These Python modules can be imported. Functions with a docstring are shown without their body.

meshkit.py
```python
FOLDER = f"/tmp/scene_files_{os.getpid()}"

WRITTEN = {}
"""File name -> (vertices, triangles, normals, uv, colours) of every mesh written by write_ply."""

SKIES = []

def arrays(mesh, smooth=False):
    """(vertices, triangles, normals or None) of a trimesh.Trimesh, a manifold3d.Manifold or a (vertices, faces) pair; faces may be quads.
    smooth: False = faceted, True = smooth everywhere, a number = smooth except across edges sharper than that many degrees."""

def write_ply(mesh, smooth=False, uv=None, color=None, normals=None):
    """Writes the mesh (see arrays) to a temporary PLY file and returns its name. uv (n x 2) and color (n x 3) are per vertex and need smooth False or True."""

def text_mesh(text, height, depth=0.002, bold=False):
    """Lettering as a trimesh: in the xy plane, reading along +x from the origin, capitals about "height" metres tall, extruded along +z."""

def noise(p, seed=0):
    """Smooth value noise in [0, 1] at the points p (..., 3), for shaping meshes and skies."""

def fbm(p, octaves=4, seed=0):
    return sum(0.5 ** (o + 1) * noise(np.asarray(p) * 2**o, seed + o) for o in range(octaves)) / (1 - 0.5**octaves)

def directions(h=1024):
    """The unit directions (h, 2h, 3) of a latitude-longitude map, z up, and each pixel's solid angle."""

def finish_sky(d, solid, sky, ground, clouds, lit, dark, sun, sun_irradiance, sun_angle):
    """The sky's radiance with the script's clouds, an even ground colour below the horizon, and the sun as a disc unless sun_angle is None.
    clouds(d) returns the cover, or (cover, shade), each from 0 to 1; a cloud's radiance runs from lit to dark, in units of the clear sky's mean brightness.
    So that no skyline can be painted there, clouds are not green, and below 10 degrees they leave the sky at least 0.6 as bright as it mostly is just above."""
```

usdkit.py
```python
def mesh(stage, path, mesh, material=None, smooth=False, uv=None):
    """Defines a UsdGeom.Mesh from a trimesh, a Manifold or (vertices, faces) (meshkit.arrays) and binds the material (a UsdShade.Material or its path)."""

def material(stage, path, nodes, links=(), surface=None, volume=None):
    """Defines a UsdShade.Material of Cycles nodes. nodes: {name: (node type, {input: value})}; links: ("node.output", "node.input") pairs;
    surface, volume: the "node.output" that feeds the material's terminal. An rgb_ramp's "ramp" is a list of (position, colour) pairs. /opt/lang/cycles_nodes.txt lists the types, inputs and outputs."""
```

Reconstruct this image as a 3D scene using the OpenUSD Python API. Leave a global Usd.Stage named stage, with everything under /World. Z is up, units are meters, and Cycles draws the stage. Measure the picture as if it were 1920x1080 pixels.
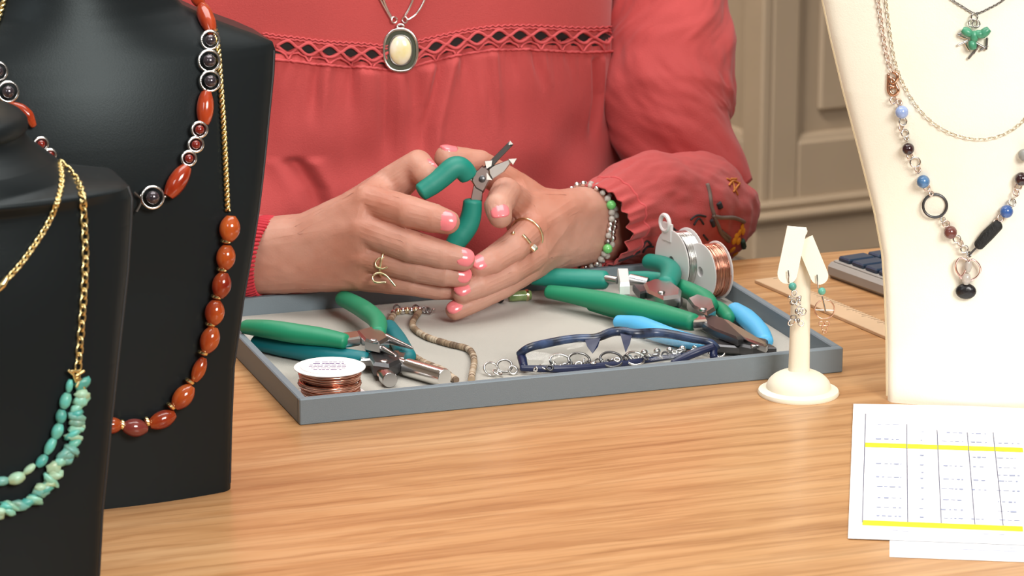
import math, random
import numpy as np, trimesh, manifold3d as m3, usdkit, meshkit
from pxr import Usd, UsdGeom, UsdLux, UsdShade, Gf, Sdf
from shapely.geometry import Polygon, LineString, Point
stage = Usd.Stage.CreateInMemory()
UsdGeom.SetStageUpAxis(stage, 'Z'); UsdGeom.SetStageMetersPerUnit(stage, 1.0)
UsdGeom.Xform.Define(stage, '/World'); UsdGeom.Scope.Define(stage, '/World/Looks')
rng = np.random.default_rng(7); random.seed(7)
T = 0.75                                       # table top height; all numbers below are metres above the table top, T is added when written
# ------------------------------------------------------------------ camera, lights, exposure
F, YAW, PIT = 5939.0, .329, .2552
EYE = np.array([-.4915, -1.8539, .589])
CD = np.array([math.sin(YAW)*math.cos(PIT), math.cos(YAW)*math.cos(PIT), -math.sin(PIT)])
CR = np.array([math.cos(YAW), -math.sin(YAW), 0.]); CU = np.cross(CR, CD)
cam = UsdGeom.Camera.Define(stage, '/World/camera')
cam.CreateHorizontalApertureAttr(36.0); cam.CreateVerticalApertureAttr(36.0*1080/1920)
cam.CreateFocalLengthAttr(36.0*F/1920)
cam.CreateFStopAttr(22.0); cam.CreateFocusDistanceAttr(2.02)
cam.CreateClippingRangeAttr(Gf.Vec2f(.05, 60))
M = Gf.Matrix4d(1); 
for i, r in enumerate((CR, CU, -CD)): M.SetRow(i, Gf.Vec4d(*map(float, r), 0))
M.SetRow(3, Gf.Vec4d(float(EYE[0]), float(EYE[1]), float(EYE[2]+T), 1))
cam.AddTransformOp().Set(M)
cam.CreateExposureAttr(0.1)
UsdGeom.Scope.Define(stage, '/World/studio_lights')
def rect_light(name, pos, target, w, h, power, color):
    L = UsdLux.RectLight.Define(stage, '/World/studio_lights/'+name)
    L.CreateWidthAttr(w); L.CreateHeightAttr(h); L.CreateIntensityAttr(power); L.CreateColorAttr(Gf.Vec3f(*color))
    p, t = np.array(pos, float), np.array(target, float)
    z = (p-t)/np.linalg.norm(p-t); x = np.cross([0, 0, 1.], z)
    x = x/np.linalg.norm(x) if np.linalg.norm(x) > 1e-6 else np.array([1., 0, 0]); y = np.cross(z, x)
    mm = Gf.Matrix4d(1)
    for i, r in enumerate((x, y, z)): mm.SetRow(i, Gf.Vec4d(*map(float, r), 0))
    mm.SetRow(3, Gf.Vec4d(float(p[0]), float(p[1]), float(p[2]+T), 1))
    L.AddTransformOp().Set(mm)
rect_light('key_softbox', (.45, -2.35, 1.40), (.3, .1, .1), 1.0, .8, 25.0, (1, .97, .92))
rect_light('fill_softbox', (-1.9, -1.6, 1.45), (.0, .1, .1), 1.2, .9, 7.5, (.90, .97, 1))
rect_light('top_softbox', (.1, .1, 2.05), (.1, .0, 0), 2.0, 1.3, 5.2, (1, .985, .96))
rect_light('backdrop_softbox', (.2, 1.9, 2.1), (1.6, 3.6, -.2), 1.2, .6, 47.0, (1, .95, .88))
dome = UsdLux.DomeLight.Define(stage, '/World/studio_lights/ambient'); dome.CreateIntensityAttr(.12); dome.CreateColorAttr(Gf.Vec3f(1, .97, .94))

def ray(px, py): return CD + CR*(px-960)/F - CU*(py-540)/F
def onz(px, py, z=0.): r = ray(px, py); return EYE + r*(z-EYE[2])/r[2]
def aty(px, py, y): r = ray(px, py); return EYE + r*(y-EYE[1])/r[1]
def onplane(px, py, p0, n): r = ray(px, py); return EYE + r*(np.dot(np.asarray(p0)-EYE, n)/np.dot(r, n))
def ss(a, b, x): t = np.clip((np.asarray(x, float)-a)/(b-a), 0, 1); return t*t*(3-2*t)

# ------------------------------------------------------------------ object helpers
counts, origin = {}, {}
def numbered(parent, name):
    k = (parent, name); counts[k] = counts.get(k, 0)+1
    return name if counts[k] == 1 else f'{name}_{counts[k]-1:03d}'
def meta(prim, **kw):
    for k, v in kw.items():
        if v: prim.SetCustomDataByKey(k, v)
def thing(name, label, cat, loc=(0, 0, 0), group=None, kind=None):
    p = '/World/'+numbered('/World', name)
    x = UsdGeom.Xform.Define(stage, p); loc = np.array(loc, float); x.AddTranslateOp().Set(Gf.Vec3d(float(loc[0]), float(loc[1]), float(loc[2]+T)))
    origin[p] = loc + [0, 0, 0]
    meta(x.GetPrim(), label=label, category=cat, group=group, kind=kind)
    return p
def obj(name, mesh, mat, parent=None, smooth=40, label=None, kind=None, **top):
    par = parent or '/World'; p = par+'/'+numbered(par, name)
    v, f, _ = meshkit.arrays(mesh)
    o = origin.get(par)
    v = v - o if o is not None else v + [0, 0, T]
    if o is not None: origin[p] = o
    m = usdkit.mesh(stage, p, (v, f), MATS[mat], smooth=smooth)
    meta(m.GetPrim(), label=label, kind=kind, **top)
    if MIR is not None:                                                       # the same piece on the other half of a symmetrical bust
        q = v + (o if o is not None else 0); u = (q-MIR.b)@MIR.ux-MIR.uc; q = q-2*u[:, None]*MIR.ux
        m2 = usdkit.mesh(stage, par+'/'+numbered(par, name), (q - (o if o is not None else 0), f[:, ::-1]), MATS[mat], smooth=smooth); meta(m2.GetPrim(), label=label, kind=kind)
    return p
MIR = None
def struct(name, mesh, mat, smooth=False): return obj(name, mesh, mat, None, smooth, kind='structure')

# ------------------------------------------------------------------ mesh helpers
def cat(ms): return trimesh.util.concatenate(list(ms))
def box(c, s, R=None, bev=0.0):
    if bev > 0:
        h = np.array(s)/2; pts = []
        for sx in (-1, 1):
            for sy in (-1, 1):
                for sz in (-1, 1):
                    for k in range(3):
                        q = h.copy(); q -= bev; q[k] += bev; pts.append(q*[sx, sy, sz])
        m = trimesh.convex.convex_hull(np.array(pts))
    else: m = trimesh.creation.box(s)
    v = np.array(m.vertices)
    if R is not None: v = v @ np.asarray(R).T
    return trimesh.Trimesh(v+np.array(c), m.faces, process=False)
def norm(v): v = np.asarray(v, float); return v/(np.linalg.norm(v)+1e-12)
def frames(P, closed=False, up=None):
    P = np.asarray(P, float)
    t = (np.roll(P, -1, 0)-np.roll(P, 1, 0)) if closed else np.gradient(P, axis=0)
    t /= np.linalg.norm(t, axis=1, keepdims=True)+1e-12
    a = np.array(up if up is not None else ([0, 0, 1.] if abs(t[0][2]) < .9 else [1., 0, 0]), float)
    A = []
    for k in range(len(P)):
        if up is not None: a = np.array(up, float)
        a = a - t[k]*(a@t[k]); a /= np.linalg.norm(a)+1e-12; A.append(a.copy())
    A = np.array(A); return t, A, np.cross(t, A)
def tube(P, r, sides=8, closed=False, flat=1.0, up=None, caps=True):
    """r scalar or per point; flat squashes the second axis; up fixes the first axis"""
    P = np.asarray(P, float); n = len(P); t, A, B = frames(P, closed, up)
    r = np.broadcast_to(np.asarray(r, float), (n,))
    ang = np.arange(sides)*2*np.pi/sides
    v = P[:, None] + r[:, None, None]*(np.cos(ang)[None, :, None]*A[:, None]*flat + np.sin(ang)[None, :, None]*B[:, None])
    f = []
    m = n if closed else n-1
    i, j = np.meshgrid(np.arange(m), np.arange(sides), indexing='ij'); i2, j2 = (i+1) % n, (j+1) % sides
    q = np.stack([i*sides+j, i*sides+j2, i2*sides+j2, i2*sides+j], -1).reshape(-1, 4)[:, ::-1]
    f = np.vstack([q[:, [0, 1, 2]], q[:, [0, 2, 3]]]); v = v.reshape(-1, 3)
    if not closed and caps:
        c0, c1 = len(v), len(v)+1; v = np.vstack([v, P[0], P[-1]])
        k = np.arange(sides); k2 = (k+1) % sides
        f = np.vstack([f, np.stack([np.full(sides, c0), k, k2], 1)[:, ::1], np.stack([np.full(sides, c1), (n-1)*sides+k2, (n-1)*sides+k], 1)])
    m_ = trimesh.Trimesh(v, f, process=False)
    if m_.volume < 0: m_.invert()
    return m_
def spline(P, n):
    P = np.asarray(P, float); 
    if len(P) == 2: return P[0]+(P[1]-P[0])*np.linspace(0, 1, n)[:, None]
    from scipy.interpolate import PchipInterpolator, CubicSpline
    d = np.r_[0, np.cumsum(np.linalg.norm(np.diff(P, axis=0), axis=1))]
    s = np.linspace(0, d[-1], n); return np.stack([CubicSpline(d, P[:, k], bc_type='natural')(s) for k in range(P.shape[1])], 1)
def capsule_tube(P, r, sides=14, n=36, flat=1.0, up=None, end=(1, 1), rnd=.8):
    """a tube with rounded ends"""
    Q = spline(P, n); d = np.r_[0, np.cumsum(np.linalg.norm(np.diff(Q, axis=0), axis=1))]; Lh = d[-1]
    r = np.interp(np.linspace(0, 1, n), np.linspace(0, 1, np.size(r)), np.atleast_1d(r))
    add0, add1 = [], []
    t0, t1 = norm(Q[0]-Q[1]), norm(Q[-1]-Q[-2])
    for k in (1., .96, .85, .65, .35) :
        if end[0]: add0.append((Q[0]+t0*r[0]*k*rnd, r[0]*math.sqrt(max(0, 1-k*k))+1e-5))
        if end[1]: add1.append((Q[-1]+t1*r[-1]*k*rnd, r[-1]*math.sqrt(max(0, 1-k*k))+1e-5))
    P2 = [a for a, _ in add0]+list(Q)+[a for a, _ in add1[::-1]]
    R2 = [b for _, b in add0]+list(r)+[b for _, b in add1[::-1]]
    return tube(P2, R2, sides, flat=flat, up=up)
def lathe(prof, sides=32, axis=(0, 0, 1), c=(0, 0, 0)):
    prof = np.asarray(prof, float); a = norm(axis)
    e1 = norm(np.cross(a, [1, 0, 0] if abs(a[0]) < .9 else [0, 1, 0])); e2 = np.cross(a, e1)
    ang = np.arange(sides)*2*np.pi/sides
    v = np.asarray(c, float)+prof[:, None, 0:1]*(np.cos(ang)[None, :, None]*e1+np.sin(ang)[None, :, None]*e2)+prof[:, None, 1:2]*a
    n = len(prof); i, j = np.meshgrid(np.arange(n-1), np.arange(sides), indexing='ij'); j2 = (j+1) % sides
    q = np.stack([i*sides+j, i*sides+j2, (i+1)*sides+j2, (i+1)*sides+j], -1).reshape(-1, 4)
    m = trimesh.Trimesh(v.reshape(-1, 3), np.vstack([q[:, [0, 1, 2]], q[:, [0, 2, 3]]]), process=False)
    m.merge_vertices(digits_vertex=7); m.update_faces(m.nondegenerate_faces())
    if m.volume < 0: m.invert()
    return m
def ell(c, r, R=None, sub=2):
    m = trimesh.creation.icosphere(subdivisions=sub); v = m.vertices*np.asarray(r)
    if R is not None: v = v @ np.asarray(R).T
    return trimesh.Trimesh(v+np.asarray(c), m.faces, process=False)
def basis(x, up):
    """columns: x, y, z with x along the first and z near the second vector"""
    x = norm(x); z = np.asarray(up, float); z = norm(z-x*(z@x)); return np.stack([x, np.cross(z, x), z], 1)
def ring(c, n, R, r, sides=8, seg=24, sq=1.0, ang0=0., ang1=2*np.pi, up=None):
    n = norm(n); e1 = norm(np.cross(n, [0, 0, 1.] if abs(n[2]) < .9 else [1., 0, 0])) if up is None else norm(np.asarray(up)-n*(np.asarray(up)@n)); e2 = np.cross(n, e1)
    full = ang1-ang0 > 6.28
    a = np.linspace(ang0, ang1, seg, endpoint=not full)
    P = np.asarray(c)+R*np.cos(a)[:, None]*e1+R*sq*np.sin(a)[:, None]*e2
    return tube(P, r, sides, closed=full)
def hull(pts): return trimesh.convex.convex_hull(np.asarray(pts))
def prism(poly3, d):
    """polygon of 3D points (convex) given a thickness along d, centred"""
    P = np.asarray(poly3, float); d = np.asarray(d, float)
    return hull(np.vstack([P-d/2, P+d/2]))
def loft(rings, caps=True):
    rings = np.asarray(rings, float); n, s = rings.shape[:2]
    i, j = np.meshgrid(np.arange(n-1), np.arange(s), indexing='ij'); j2 = (j+1) % s
    q = np.stack([i*s+j, i*s+j2, (i+1)*s+j2, (i+1)*s+j], -1).reshape(-1, 4)
    v = rings.reshape(-1, 3); f = np.vstack([q[:, [0, 1, 2]], q[:, [0, 2, 3]]])
    if caps:
        c0, c1 = len(v), len(v)+1; v = np.vstack([v, rings[0].mean(0), rings[-1].mean(0)]); k = np.arange(s); k2 = (k+1) % s
        f = np.vstack([f, np.stack([np.full(s, c0), k2, k], 1), np.stack([np.full(s, c1), (n-1)*s+k, (n-1)*s+k2], 1)])
    m = trimesh.Trimesh(v, f, process=False)
    if caps and m.volume < 0: m.invert()
    return m
HITS = {}
def hit(mesh, px, py):
    """first point of the mesh seen along a pixel's direction, and its normal"""
    if id(mesh) not in HITS:
        v, f = np.asarray(mesh.vertices), np.asarray(mesh.faces); q = v-EYE; w = q@CD
        P = np.stack([960+F*(q@CR)/w, 540-F*(q@CU)/w], 1)[f]; HITS[id(mesh)] = (mesh, v, f, P.min(1), P.max(1))
    _, v, f, lo, hi = HITS[id(mesh)]
    f = f[(lo[:, 0] <= px+.5) & (hi[:, 0] >= px-.5) & (lo[:, 1] <= py+.5) & (hi[:, 1] >= py-.5)]
    if not len(f): return None
    d = norm(ray(px, py)); o = EYE
    a, e1, e2 = v[f[:, 0]], v[f[:, 1]]-v[f[:, 0]], v[f[:, 2]]-v[f[:, 0]]
    h = np.cross(d, e2); det = (e1*h).sum(1); det = np.where(abs(det) < 1e-14, 1e-14, det)
    s = o-a; u = (s*h).sum(1)/det; q = np.cross(s, e1); w = (q@d)/det; t = (e2*q).sum(1)/det
    ok = (u >= -1e-6) & (w >= -1e-6) & (u+w <= 1+1e-6) & (t > 0)
    if not ok.any(): return None
    k = np.where(ok)[0][np.argmin(t[ok])]; n = norm(np.cross(e1[k], e2[k])); n = n if n@d < 0 else -n
    return o+d*t[k], n
def link_chain(P, link, r, oval=1.6, dens=None):
    """real interlocking oval links along the polyline P"""
    P = np.asarray(P, float); d = np.r_[0, np.cumsum(np.linalg.norm(np.diff(P, axis=0), axis=1))]
    n = max(2, int(d[-1]/(link*.72))); s = np.linspace(0, d[-1], n+1); Q = np.stack([np.interp(s, d, P[:, k]) for k in range(3)], 1)
    out = []
    for k in range(n):
        x = norm(Q[k+1]-Q[k]); up = norm(np.cross(x, CD)); nrm = np.cross(x, up)
        nn = norm(nrm*math.cos(.6)+up*math.sin(.6)) if k % 2 else norm(nrm*math.cos(-.6)+up*math.sin(-.6))
        out.append(ring((Q[k]+Q[k+1])/2, nn, link/2, r, 5, 10, 1/oval, up=x))
    return cat(out)
def twist_chain(P, R, r, pitch):
    """two wires twisted round each other, as a rope chain"""
    P = np.asarray(P, float); L_ = np.linalg.norm(np.diff(P, axis=0), axis=1).sum(); n = int(L_/pitch*8)+2
    Q = spline(P, n); t, A, B = frames(Q); out = []
    for ph in (0, np.pi):
        a = np.arange(n)*2*np.pi/8+ph
        out.append(tube(Q+R*np.cos(a)[:, None]*A+R*np.sin(a)[:, None]*B, r, 5))
    return cat(out)

# ------------------------------------------------------------------ materials
MATS = {}
def mk(name, color, rough=.5, metal=0., var=0., vscale=60., vcol=None, bump=0., bscale=400., stretch=(1, 1, 1), **extra):
    nodes = {'p': ('principled_bsdf', {'base_color': color, 'roughness': rough, 'metallic': metal, **extra}), 'g': ('texture_coordinate', {}), 'mp': ('mapping', {'scale': stretch})}
    links = [('g.object', 'mp.vector')]
    if var > 0:
        c2 = vcol if vcol is not None else tuple(c*(1-var) for c in color)
        nodes['n'] = ('noise_texture', {'scale': vscale, 'detail': 4.0}); nodes['r'] = ('rgb_ramp', {'ramp': [(.32, color), (.68, c2)]})
        links += [('mp.vector', 'n.vector'), ('n.fac', 'r.fac'), ('r.color', 'p.base_color')]
    if bump > 0:
        nodes['bn'] = ('noise_texture', {'scale': bscale, 'detail': 3.0}); nodes['b'] = ('bump', {'strength': bump, 'distance': .001})
        links += [('mp.vector', 'bn.vector'), ('bn.fac', 'b.height'), ('b.normal', 'p.normal')]
    MATS[name] = usdkit.material(stage, '/World/Looks/'+name, nodes, links, surface='p.BSDF')
def lin(r, g, b): return tuple((c/255/12.92 if c <= 10 else ((c/255+.055)/1.055)**2.4) for c in (r, g, b))
# oak
MATS['oak'] = usdkit.material(stage, '/World/Looks/oak', {
    'g': ('texture_coordinate', {}), 'm1': ('mapping', {'scale': (2.2, 26, 5), 'rotation': (0, 0, -.07)}), 'm2': ('mapping', {'scale': (9, 260, 40), 'rotation': (0, 0, -.07)}),
    'm3': ('mapping', {'scale': (.35, 1, 1), 'rotation': (0, 0, -.06)}),
    'w': ('wave_texture', {'wave_type': 'bands', 'bands_direction': 'y', 'scale': 16.0, 'distortion': 7.0, 'detail': 3.0, 'detail_scale': 1.4, 'detail_roughness': .6}),
    'n1': ('noise_texture', {'scale': 1.6, 'detail': 5.0, 'distortion': .6}), 'n2': ('noise_texture', {'scale': 1.0, 'detail': 3.0}),
    'r1': ('rgb_ramp', {'ramp': [(.25, lin(200, 158, 114)), (.5, lin(190, 144, 98)), (.78, lin(166, 119, 77))]}),
    'r2': ('rgb_ramp', {'ramp': [(.3, (.62, .55, .47)), (.52, (1, 1, 1))]}),
    'r3': ('rgb_ramp', {'ramp': [(.0, (1, 1, 1)), (.55, (1, 1, 1)), (1, (.82, .76, .70))]}),
    'x1': ('mix_color', {'blend_type': 'multiply', 'fac': .55}), 'x2': ('mix_color', {'blend_type': 'multiply', 'fac': .8}),
    'b': ('bump', {'strength': .06, 'distance': .001}),
    'p': ('principled_bsdf', {'roughness': .27, 'specular_ior_level': .42})},
    [('g.object', 'm1.vector'), ('g.object', 'm2.vector'), ('g.object', 'm3.vector'), ('m1.vector', 'n1.vector'), ('m2.vector', 'n2.vector'), ('m3.vector', 'w.vector'),
     ('n1.fac', 'r1.fac'), ('n2.fac', 'r2.fac'), ('w.fac', 'r3.fac'), ('r1.color', 'x1.a'), ('r2.color', 'x1.b'), ('x1.result', 'x2.a'), ('r3.color', 'x2.b'), ('x2.result', 'p.base_color'), ('n2.fac', 'b.height'), ('b.normal', 'p.normal')], surface='p.BSDF')
mk('oak_edge', lin(205, 145, 90), .5, var=.2, stretch=(3, 60, 60), vscale=1)
mk('plaster', lin(150, 140, 128), .8, var=.08, vscale=3)
mk('taupe', lin(170, 150, 126), .55, var=.22, vscale=2.2, stretch=(1, 1, .6))
mk('ceiling', (.6, .59, .57), .9); mk('floor', lin(110, 100, 92), .5, var=.15, vscale=4)
mk('black_leather', (.0085, .0105, .0115), .41, bump=.05, bscale=900, specular_ior_level=.22, specular_tint=(.84, .97, 1.0))
mk('black_seam', (.008, .008, .01), .6)
mk('cream', lin(254, 249, 232), .5, var=.03, vscale=30, bump=.12, bscale=900)
mk('cream_pipe', lin(238, 222, 186), .5)
mk('white_flock', lin(240, 233, 212), .6, bump=.1, bscale=1200)
mk('grey_tray', lin(113, 125, 133), .55, bump=.15, bscale=1500)
mk('felt', lin(174, 170, 161), .95, var=.10, vscale=9, bump=.4, bscale=1400, sheen_weight=.2)
mk('coral', lin(191, 73, 72), .82, var=.10, vscale=14, bump=.35, bscale=1100, sheen_weight=.15)
mk('coral_rib', lin(190, 45, 58), .8, bump=.3, bscale=900)
mk('coral_lace', lin(206, 86, 88), .85, bump=.4, bscale=1500)
mk('camisole', (.012, .008, .008), .8)
mk('skin', lin(200, 151, 133), .54, var=.3, vscale=15, vcol=lin(180, 118, 97), bump=.12, bscale=700, subsurface_weight=.18, subsurface_radius=(1, .35, .2), subsurface_scale=.004)
mk('nail', lin(240, 128, 134), .22, coat_weight=.5)
mk('hair', lin(70, 48, 34), .5); mk('eye', (.8, .8, .8), .2); mk('lip', lin(190, 90, 90), .4); mk('trousers', (.02, .022, .03), .8)
mk('silver', (.86, .85, .83), .2, 1.); mk('dark_silver', (.35, .34, .33), .32, 1.); mk('steel', (.56, .55, .55), .24, 1.); mk('mauve_steel', (.36, .31, .31), .3, 1.); mk('gunmetal', (.12, .12, .125), .35, .9)
mk('gold', (.92, .74, .36), .25, 1.); mk('pale_gold', (.92, .76, .48), .25, 1.); mk('rose_gold', (.80, .50, .36), .25, 1.)
mk('copper', (.86, .46, .34), .24, 1.); mk('oxidised', lin(76, 80, 64), .55, .3)
mk('carnelian', lin(186, 74, 38), .16, var=.45, vscale=45, vcol=lin(140, 40, 18), subsurface_weight=.25, subsurface_radius=(1, .3, .1), subsurface_scale=.004, coat_weight=.4)
mk('agate', lin(186, 88, 36), .14, var=.5, vscale=40, vcol=lin(120, 30, 22), subsurface_weight=.25, subsurface_radius=(1, .3, .1), subsurface_scale=.004, coat_weight=.4)
mk('agate_dark', lin(130, 58, 52), .14, var=.4, vscale=40, coat_weight=.4)
mk('pearl_dark', lin(74, 66, 72), .12, .5, coat_weight=.6); mk('garnet', lin(120, 30, 22), .15, coat_weight=.4)
for i, c in enumerate(((92, 190, 180), (70, 168, 162), (130, 205, 190), (160, 205, 180), (104, 176, 170))): mk(f'turquoise_{"abcde"[i]}', lin(*c), .35, var=.25, vscale=180, vcol=lin(c[0]*.75+35, c[1]*.85, c[2]*.75))
mk('opal', lin(246, 240, 228), .12, var=.35, vscale=70, vcol=lin(236, 222, 160), coat_weight=.6)
mk('teal_grip', lin(14, 128, 112), .5, bump=.06); mk('green_grip', lin(24, 134, 96), .5, bump=.06); mk('teal_grip_dark', lin(8, 112, 120), .5, bump=.06); mk('blue_grip', lin(84, 178, 226), .45, bump=.06)
mk('white_plastic', lin(236, 232, 232), .35); mk('label_print', lin(130, 110, 150), .7)
mk('clear_plastic', lin(214, 216, 220), .25, transmission_weight=.25)
mk('heishi', lin(168, 146, 120), .6, var=.3, vscale=120, vcol=lin(128, 106, 84)); mk('heishi_dark', lin(126, 104, 84), .6, var=.3, vscale=120); mk('heishi_pale', lin(190, 172, 150), .6, var=.2, vscale=120)
mk('tortoise', lin(62, 80, 114), .3, var=.8, vscale=95, vcol=lin(12, 14, 24)); mk('satin_silver', (.9, .9, .9), .5, .6); mk('navy', lin(22, 32, 66), .35)
MATS['lens'] = usdkit.material(stage, '/World/Looks/lens', {'t': ('transparent_bsdf', {'color': (.97, .98, .98)}), 'g': ('glossy_bsdf', {'roughness': .03}), 'f': ('fresnel', {'IOR': 1.22}), 'm': ('mix_closure', {})}, [('f.fac', 'm.fac'), ('t.BSDF', 'm.closure1'), ('g.BSDF', 'm.closure2')], surface='m.closure')
mk('paper', lin(250, 250, 252), .8); mk('paper_ink', lin(156, 164, 190), .8); mk('paper_line', lin(104, 104, 124), .8); mk('highlighter', lin(246, 246, 20), .7)
mk('calc_body', lin(158, 154, 148), .5); mk('calc_key', lin(40, 60, 84), .35); mk('calc_screen', lin(110, 150, 178), .2)
mk('ruler', lin(214, 182, 146), .5, var=.1, vscale=20); mk('ruler_mark', lin(120, 96, 72), .6)
mk('glass_green', lin(170, 190, 130), .15, var=.4, vscale=200, vcol=lin(120, 150, 90), transmission_weight=.3); mk('bead_green', lin(110, 196, 110), .15, coat_weight=.5); mk('bead_clear', lin(226, 222, 214), .08, transmission_weight=.5)
mk('bead_black', (.012, .011, .013), .3); mk('lava', (.012, .013, .013), .7, bump=1.0, bscale=600); mk('bead_lilac', lin(150, 170, 214), .15, coat_weight=.4); mk('bead_blue', lin(84, 130, 178), .25, var=.35, vscale=200, coat_weight=.4); mk('bead_deep_blue', lin(60, 96, 160), .2, coat_weight=.4)
mk('bead_brown', lin(112, 64, 58), .25, coat_weight=.4); mk('bead_dark', lin(52, 30, 34), .15, coat_weight=.5); mk('bead_grey', lin(150, 150, 146), .3)
mk('pale_rose', (.84, .68, .60), .3, 1.); mk('champagne', (.84, .76, .62), .3, 1.); mk('bead_mint', lin(78, 160, 124), .35, var=.3, vscale=200, vcol=lin(60, 130, 100)); mk('pink_wire', (.92, .66, .62), .2, 1.); mk('thread_grey', lin(126, 108, 100), .8); mk('thread_dark', lin(44, 42, 46), .8); mk('thread_yellow', lin(236, 160, 36), .8); mk('thread_gold', lin(206, 130, 60), .8); mk('thread_green', lin(52, 78, 66), .8)

# ------------------------------------------------------------------ the room
PH = math.radians(6.9)                                                     # the room is turned a little against the table
RX, RY = np.array([math.cos(PH), math.sin(PH), 0]), np.array([-math.sin(PH), math.cos(PH), 0])
RM = np.stack([RX, RY, [0, 0, 1.]], 1)
C0 = onz(1430, 482, -T)                                                     # foot of the pier's corner
def rbox(x0, x1, y0, y1, z0, z1, bev=0.):
    c = C0+RX*(x0+x1)/2+RY*(y0+y1)/2; c[2] = (z0+z1)/2
    return box(c, (x1-x0, y1-y0, z1-z0), RM, bev)
struct('floor', rbox(-4, 3, -7.2, 1.0, -T-.05, -T), 'floor')
struct('ceiling', rbox(-4, 3, -7.2, 1.0, 2.25, 2.3), 'ceiling')
struct('wall_left', rbox(-4.1, -4, -7.2, 1.0, -T, 2.25), 'plaster')
struct('wall_right', rbox(3, 3.1, -7.2, 1.0, -T, 2.25), 'plaster')
struct('wall_front', rbox(-4, 3, -7.3, -7.2, -T, 2.25), 'plaster')
wb = struct('wall_back', rbox(-4, 3, .30, .42, -T, 2.25), 'taupe')
ph = 2.0
pier = struct('trim_1', rbox(0, 1.5, .0, .30, -T, ph), 'taupe')            # the panelled pier in front of the wall
bz = onz(1430, 482, -T)[2]
for (x0, x1, z0, z1) in ((0, .055, -T, ph), (.30, .355, -T, ph), (.055, .30, -T, -.547), (.055, .30, 1.2, ph), (.65, .705, -T, ph), (.355, .65, -T, -.547)):
    obj('panel_frame', rbox(x0-.0, x1, -.02, .0, z0, z1, .004), 'taupe', pier, False)
for x0 in (.055, .355):
    x1 = x0+.245 if x0 < .1 else x0+.295
    a = C0+RX*x0; 
    for (p, q) in (((x0, -.547), (x1, -.547)), ((x0, -.547), (x0, 1.2)), ((x1, -.547), (x1, 1.2))):
        A_, B_ = [C0*[1, 1, 0]+RX*u+RY*(-.004)+np.array([0, 0, z]) for u, z in (p, q)]
        obj('panel_moulding', tube([A_, B_], .012, 8), 'taupe', pier)
obj('raised_panel', rbox(.10, .255, -.012, .0, -.50, 1.15, .006), 'taupe', pier, False)
for (y0, y1, z0, z1) in ((.0, .045, -T, ph), (.235, .3, -T, ph), (.045, .235, -T, -.547)):
    obj('panel_frame', rbox(-.02, .0, y0-.02 if y0 == 0 else y0, y1, z0, z1, .004), 'taupe', pier, False)
for (p, q) in (((.045, -.547), (.235, -.547)), ((.045, -.547), (.045, 1.2)), ((.235, -.547), (.235, 1.2))):
    A_, B_ = [C0*[1, 1, 0]+RX*(-.006)+RY*u+np.array([0, 0, z]) for u, z in (p, q)]
    obj('panel_moulding', tube([A_, B_], .012, 8), 'taupe', pier)
bb = struct('baseboard_back', rbox(-.045, 1.5, -.045, .3, -T, -.685, .004), 'taupe')
obj('cap_moulding', cat([rbox(-.04, 1.5, -.04, .3, -.685, -.675, .003), rbox(-.055, 1.5, -.055, .3, -.675, -.66, .005), rbox(-.035, 1.5, -.035, .3, -.66, -.645, .005)]), 'taupe', bb, 30)
struct('baseboard_left', rbox(-4, -.046, .27, .30, -T, -.66, .004), 'taupe')

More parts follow.
